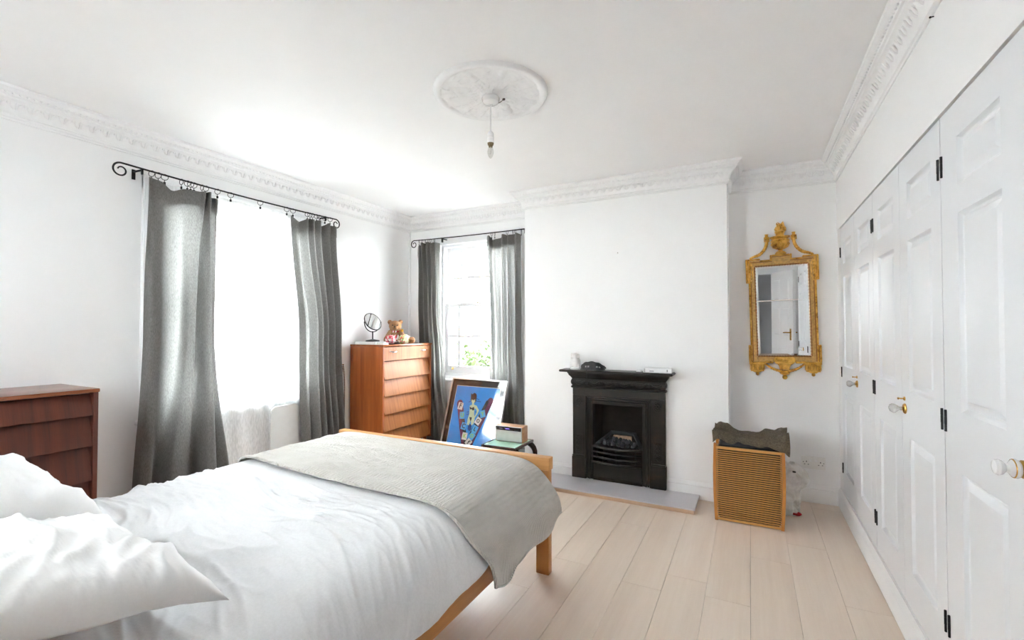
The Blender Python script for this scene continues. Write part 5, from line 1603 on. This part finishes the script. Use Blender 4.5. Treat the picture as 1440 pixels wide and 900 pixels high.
# white sack behind the basket
sk = thing('plastic_sack', 'crumpled white plastic sack with a red corner behind the laundry basket', 'sack', (0.225, 3.70, 0))
def sack_mat():
    t = NT('white_polythene')
    v = t.coords()
    n = t.noise(v, 18, 5, 0.6)
    col = t.ramp(n, [(0.35, (0.62, 0.60, 0.56)), (0.6, (0.80, 0.79, 0.77))])
    t.set(Base__Color=col, Roughness=0.28)
    t.bump(n, 0.6, 0.01)
    return t.m
m = MB()
def lut(t, tab):
    for (t0, v0), (t1, v1) in zip(tab, tab[1:]):
        if t <= t1: return v0 + (v1 - v0) * sm(t0, t1, t)
    return tab[-1][1]
def skp(u, v):
    a = 2 * pi * u
    z = 0.002 + 0.335 * v
    r = lut(z, ((0, 0.283), (0.10, 0.287), (0.17, 0.288), (0.205, 0.322), (0.245, 0.345), (0.285, 0.330), (0.315, 0.300), (0.34, 0.262)))
    l = lut(z, ((0, 0.12), (0.2, 0.13), (0.34, 0.20)))
    cx, w_ = (l + r) / 2, (r - l) / 2
    d_ = lut(z, ((0, 0.068), (0.17, 0.066), (0.25, 0.060), (0.34, 0.022)))
    c, s = cos(a), sin(a)
    e = 0.6
    x = w_ * math.copysign(abs(c) ** e, c); y = d_ * math.copysign(abs(s) ** e, s)
    nn = 0.09 * fnoise(c * 3, s * 3, z * 14) + 0.22 * (0.35 - abs(fnoise(c * 4 + 2, s * 4, z * 22 + 3))) + 0.08 * (0.3 - abs(fnoise(c * 9, s * 9, z * 45)))
    return (cx + x * (1 + nn), 3.70 + y * (1 + nn), z + (0.014 * fnoise(c * 4, s * 4, 8) if v > 0.6 else 0))
m.grid(72, 44, skp, True)
m.build('bag', sack_mat(), sk, smooth=50)
m = MB()
for a0, a1, dz in ((0.235, 0.300, 0.0), (0.255, 0.290, -0.02)):
    P = catmull([(0.222, 3.66, 0.30), (a0 + 0.01, 3.645, 0.305 + dz), (a1 - 0.01, 3.65, 0.24), (a0 + 0.02, 3.64, 0.20)], 16)
    m.tube(P, [0.006 + 0.004 * sin(i) ** 2 for i in range(16)], 8)
m.build('tied_handle', sack_mat(), sk)
m = MB()
m.ball((0.262, 3.648, 0.016), (0.034, 0.018, 0.014), 12)
m.build('red_corner', plain('red_print', (0.45, 0.02, 0.03), 0.35), sk)
MB().box(0.243, 0.262, 3.620, 3.632, 0.293, 0.302, 0.002).build('dark_print', m_dark, sk)

so = thing('power_socket', 'white double power socket on the alcove wall above the skirting', 'socket', (0.398, YB, 0.28))
s0, s1, sz0, sz1 = 0.324, 0.472, 0.238, 0.326
MB().box(s0, s1, YB - 0.010, YB, sz0, sz1, 0.003, 2).build('plate', m_plastic, so)
for k, x in ((0, 0.380), (1, 0.414)):
    MB().box(x - 0.007, x + 0.007, YB - 0.014, YB - 0.009, 0.292, 0.308, 0.002).build('rocker_switch', m_white, so)
m = MB()
for cx in (0.355, 0.441):
    m.box(cx - 0.0025, cx + 0.0025, YB - 0.0106, YB - 0.009, 0.285, 0.294)
    for t in (-1, 1): m.box(cx + t * 0.0115 - 0.004, cx + t * 0.0115 + 0.004, YB - 0.0106, YB - 0.009, 0.268, 0.272)
for cx in (0.336, 0.460): m.lathe([(0, 0), (0.003, 0), (0.003, -0.001), (0, -0.001)], (cx, YB - 0.0098, 0.285), 'Y', 8, cap=False)
m.build('pin_hole', m_dark, so, smooth=0)

# ------------------------------------------------------------------ outside
m_lawn = plain('grey_gravel', (0.115, 0.112, 0.105), 0.9, 0, 0.2, 2)
GZ = -3.2
tag(MB().box(-40, 40, -30, 60, GZ - 0.2, GZ).build('garden_ground', m_lawn, smooth=0), 'grey gravel ground far below the windows', 'ground', kind='structure')
m_leaf = plain('leaf_green', (0.028, 0.050, 0.010), 0.8, 0, 0.4, 3)
m_bark = plain('bark', (0.10, 0.07, 0.05), 0.9, 0, 0.3)
def tree(label, x, y, top, rad, seed, n=2600):
    r = random.Random(seed)
    root = thing('tree', label, 'tree', (x, y, GZ), 'trees in the garden')
    ch = top - GZ
    m = MB(); m.tube([(x, y, GZ), (x + 0.1, y, GZ + ch * 0.3), (x, y + 0.1, GZ + ch * 0.7)], [0.16, 0.12, 0.05], 8)
    for k in range(5):
        a = r.uniform(0, 6.28)
        m.tube([(x + 0.05, y, GZ + ch * (0.35 + 0.07 * k)), (x + rad * 0.6 * cos(a), y + rad * 0.6 * sin(a), GZ + ch * (0.6 + 0.05 * k))], [0.05, 0.02], 6)
    m.build('trunk', m_bark, root)
    m = MB()
    cz = top - rad * 0.95
    for k in range(n):
        d = Vector((r.gauss(0, 1), r.gauss(0, 1), r.gauss(0, 1))).normalized()
        q = r.uniform(0.55, 1.0) * (1 + 0.22 * fnoise(d.x * 2.5 + seed, d.y * 2.5, d.z * 2.5))
        p = Vector((x, y, cz)) + Vector((d.x * rad, d.y * rad, d.z * rad * 0.95)) * q
        u = Vector((r.uniform(-1, 1), r.uniform(-1, 1), r.uniform(-1, 1))).normalized()
        w_ = u.orthogonal().normalized(); s = r.uniform(0.05, 0.10)
        m._f([m.bm.verts.new(p + u * s), m.bm.verts.new(p + w_ * s * 0.5), m.bm.verts.new(p - u * s), m.bm.verts.new(p - w_ * s * 0.5)])
    tag(m.build('foliage', m_leaf, root, smooth=0, fix=False), kind='stuff')
tree('green garden tree seen through the lower panes of the small window', -6.6, 10.6, 0.98, 1.6, 4)
tree('garden tree behind the nearest one, by the small window', -9.2, 13.5, 1.02, 1.9, 9)
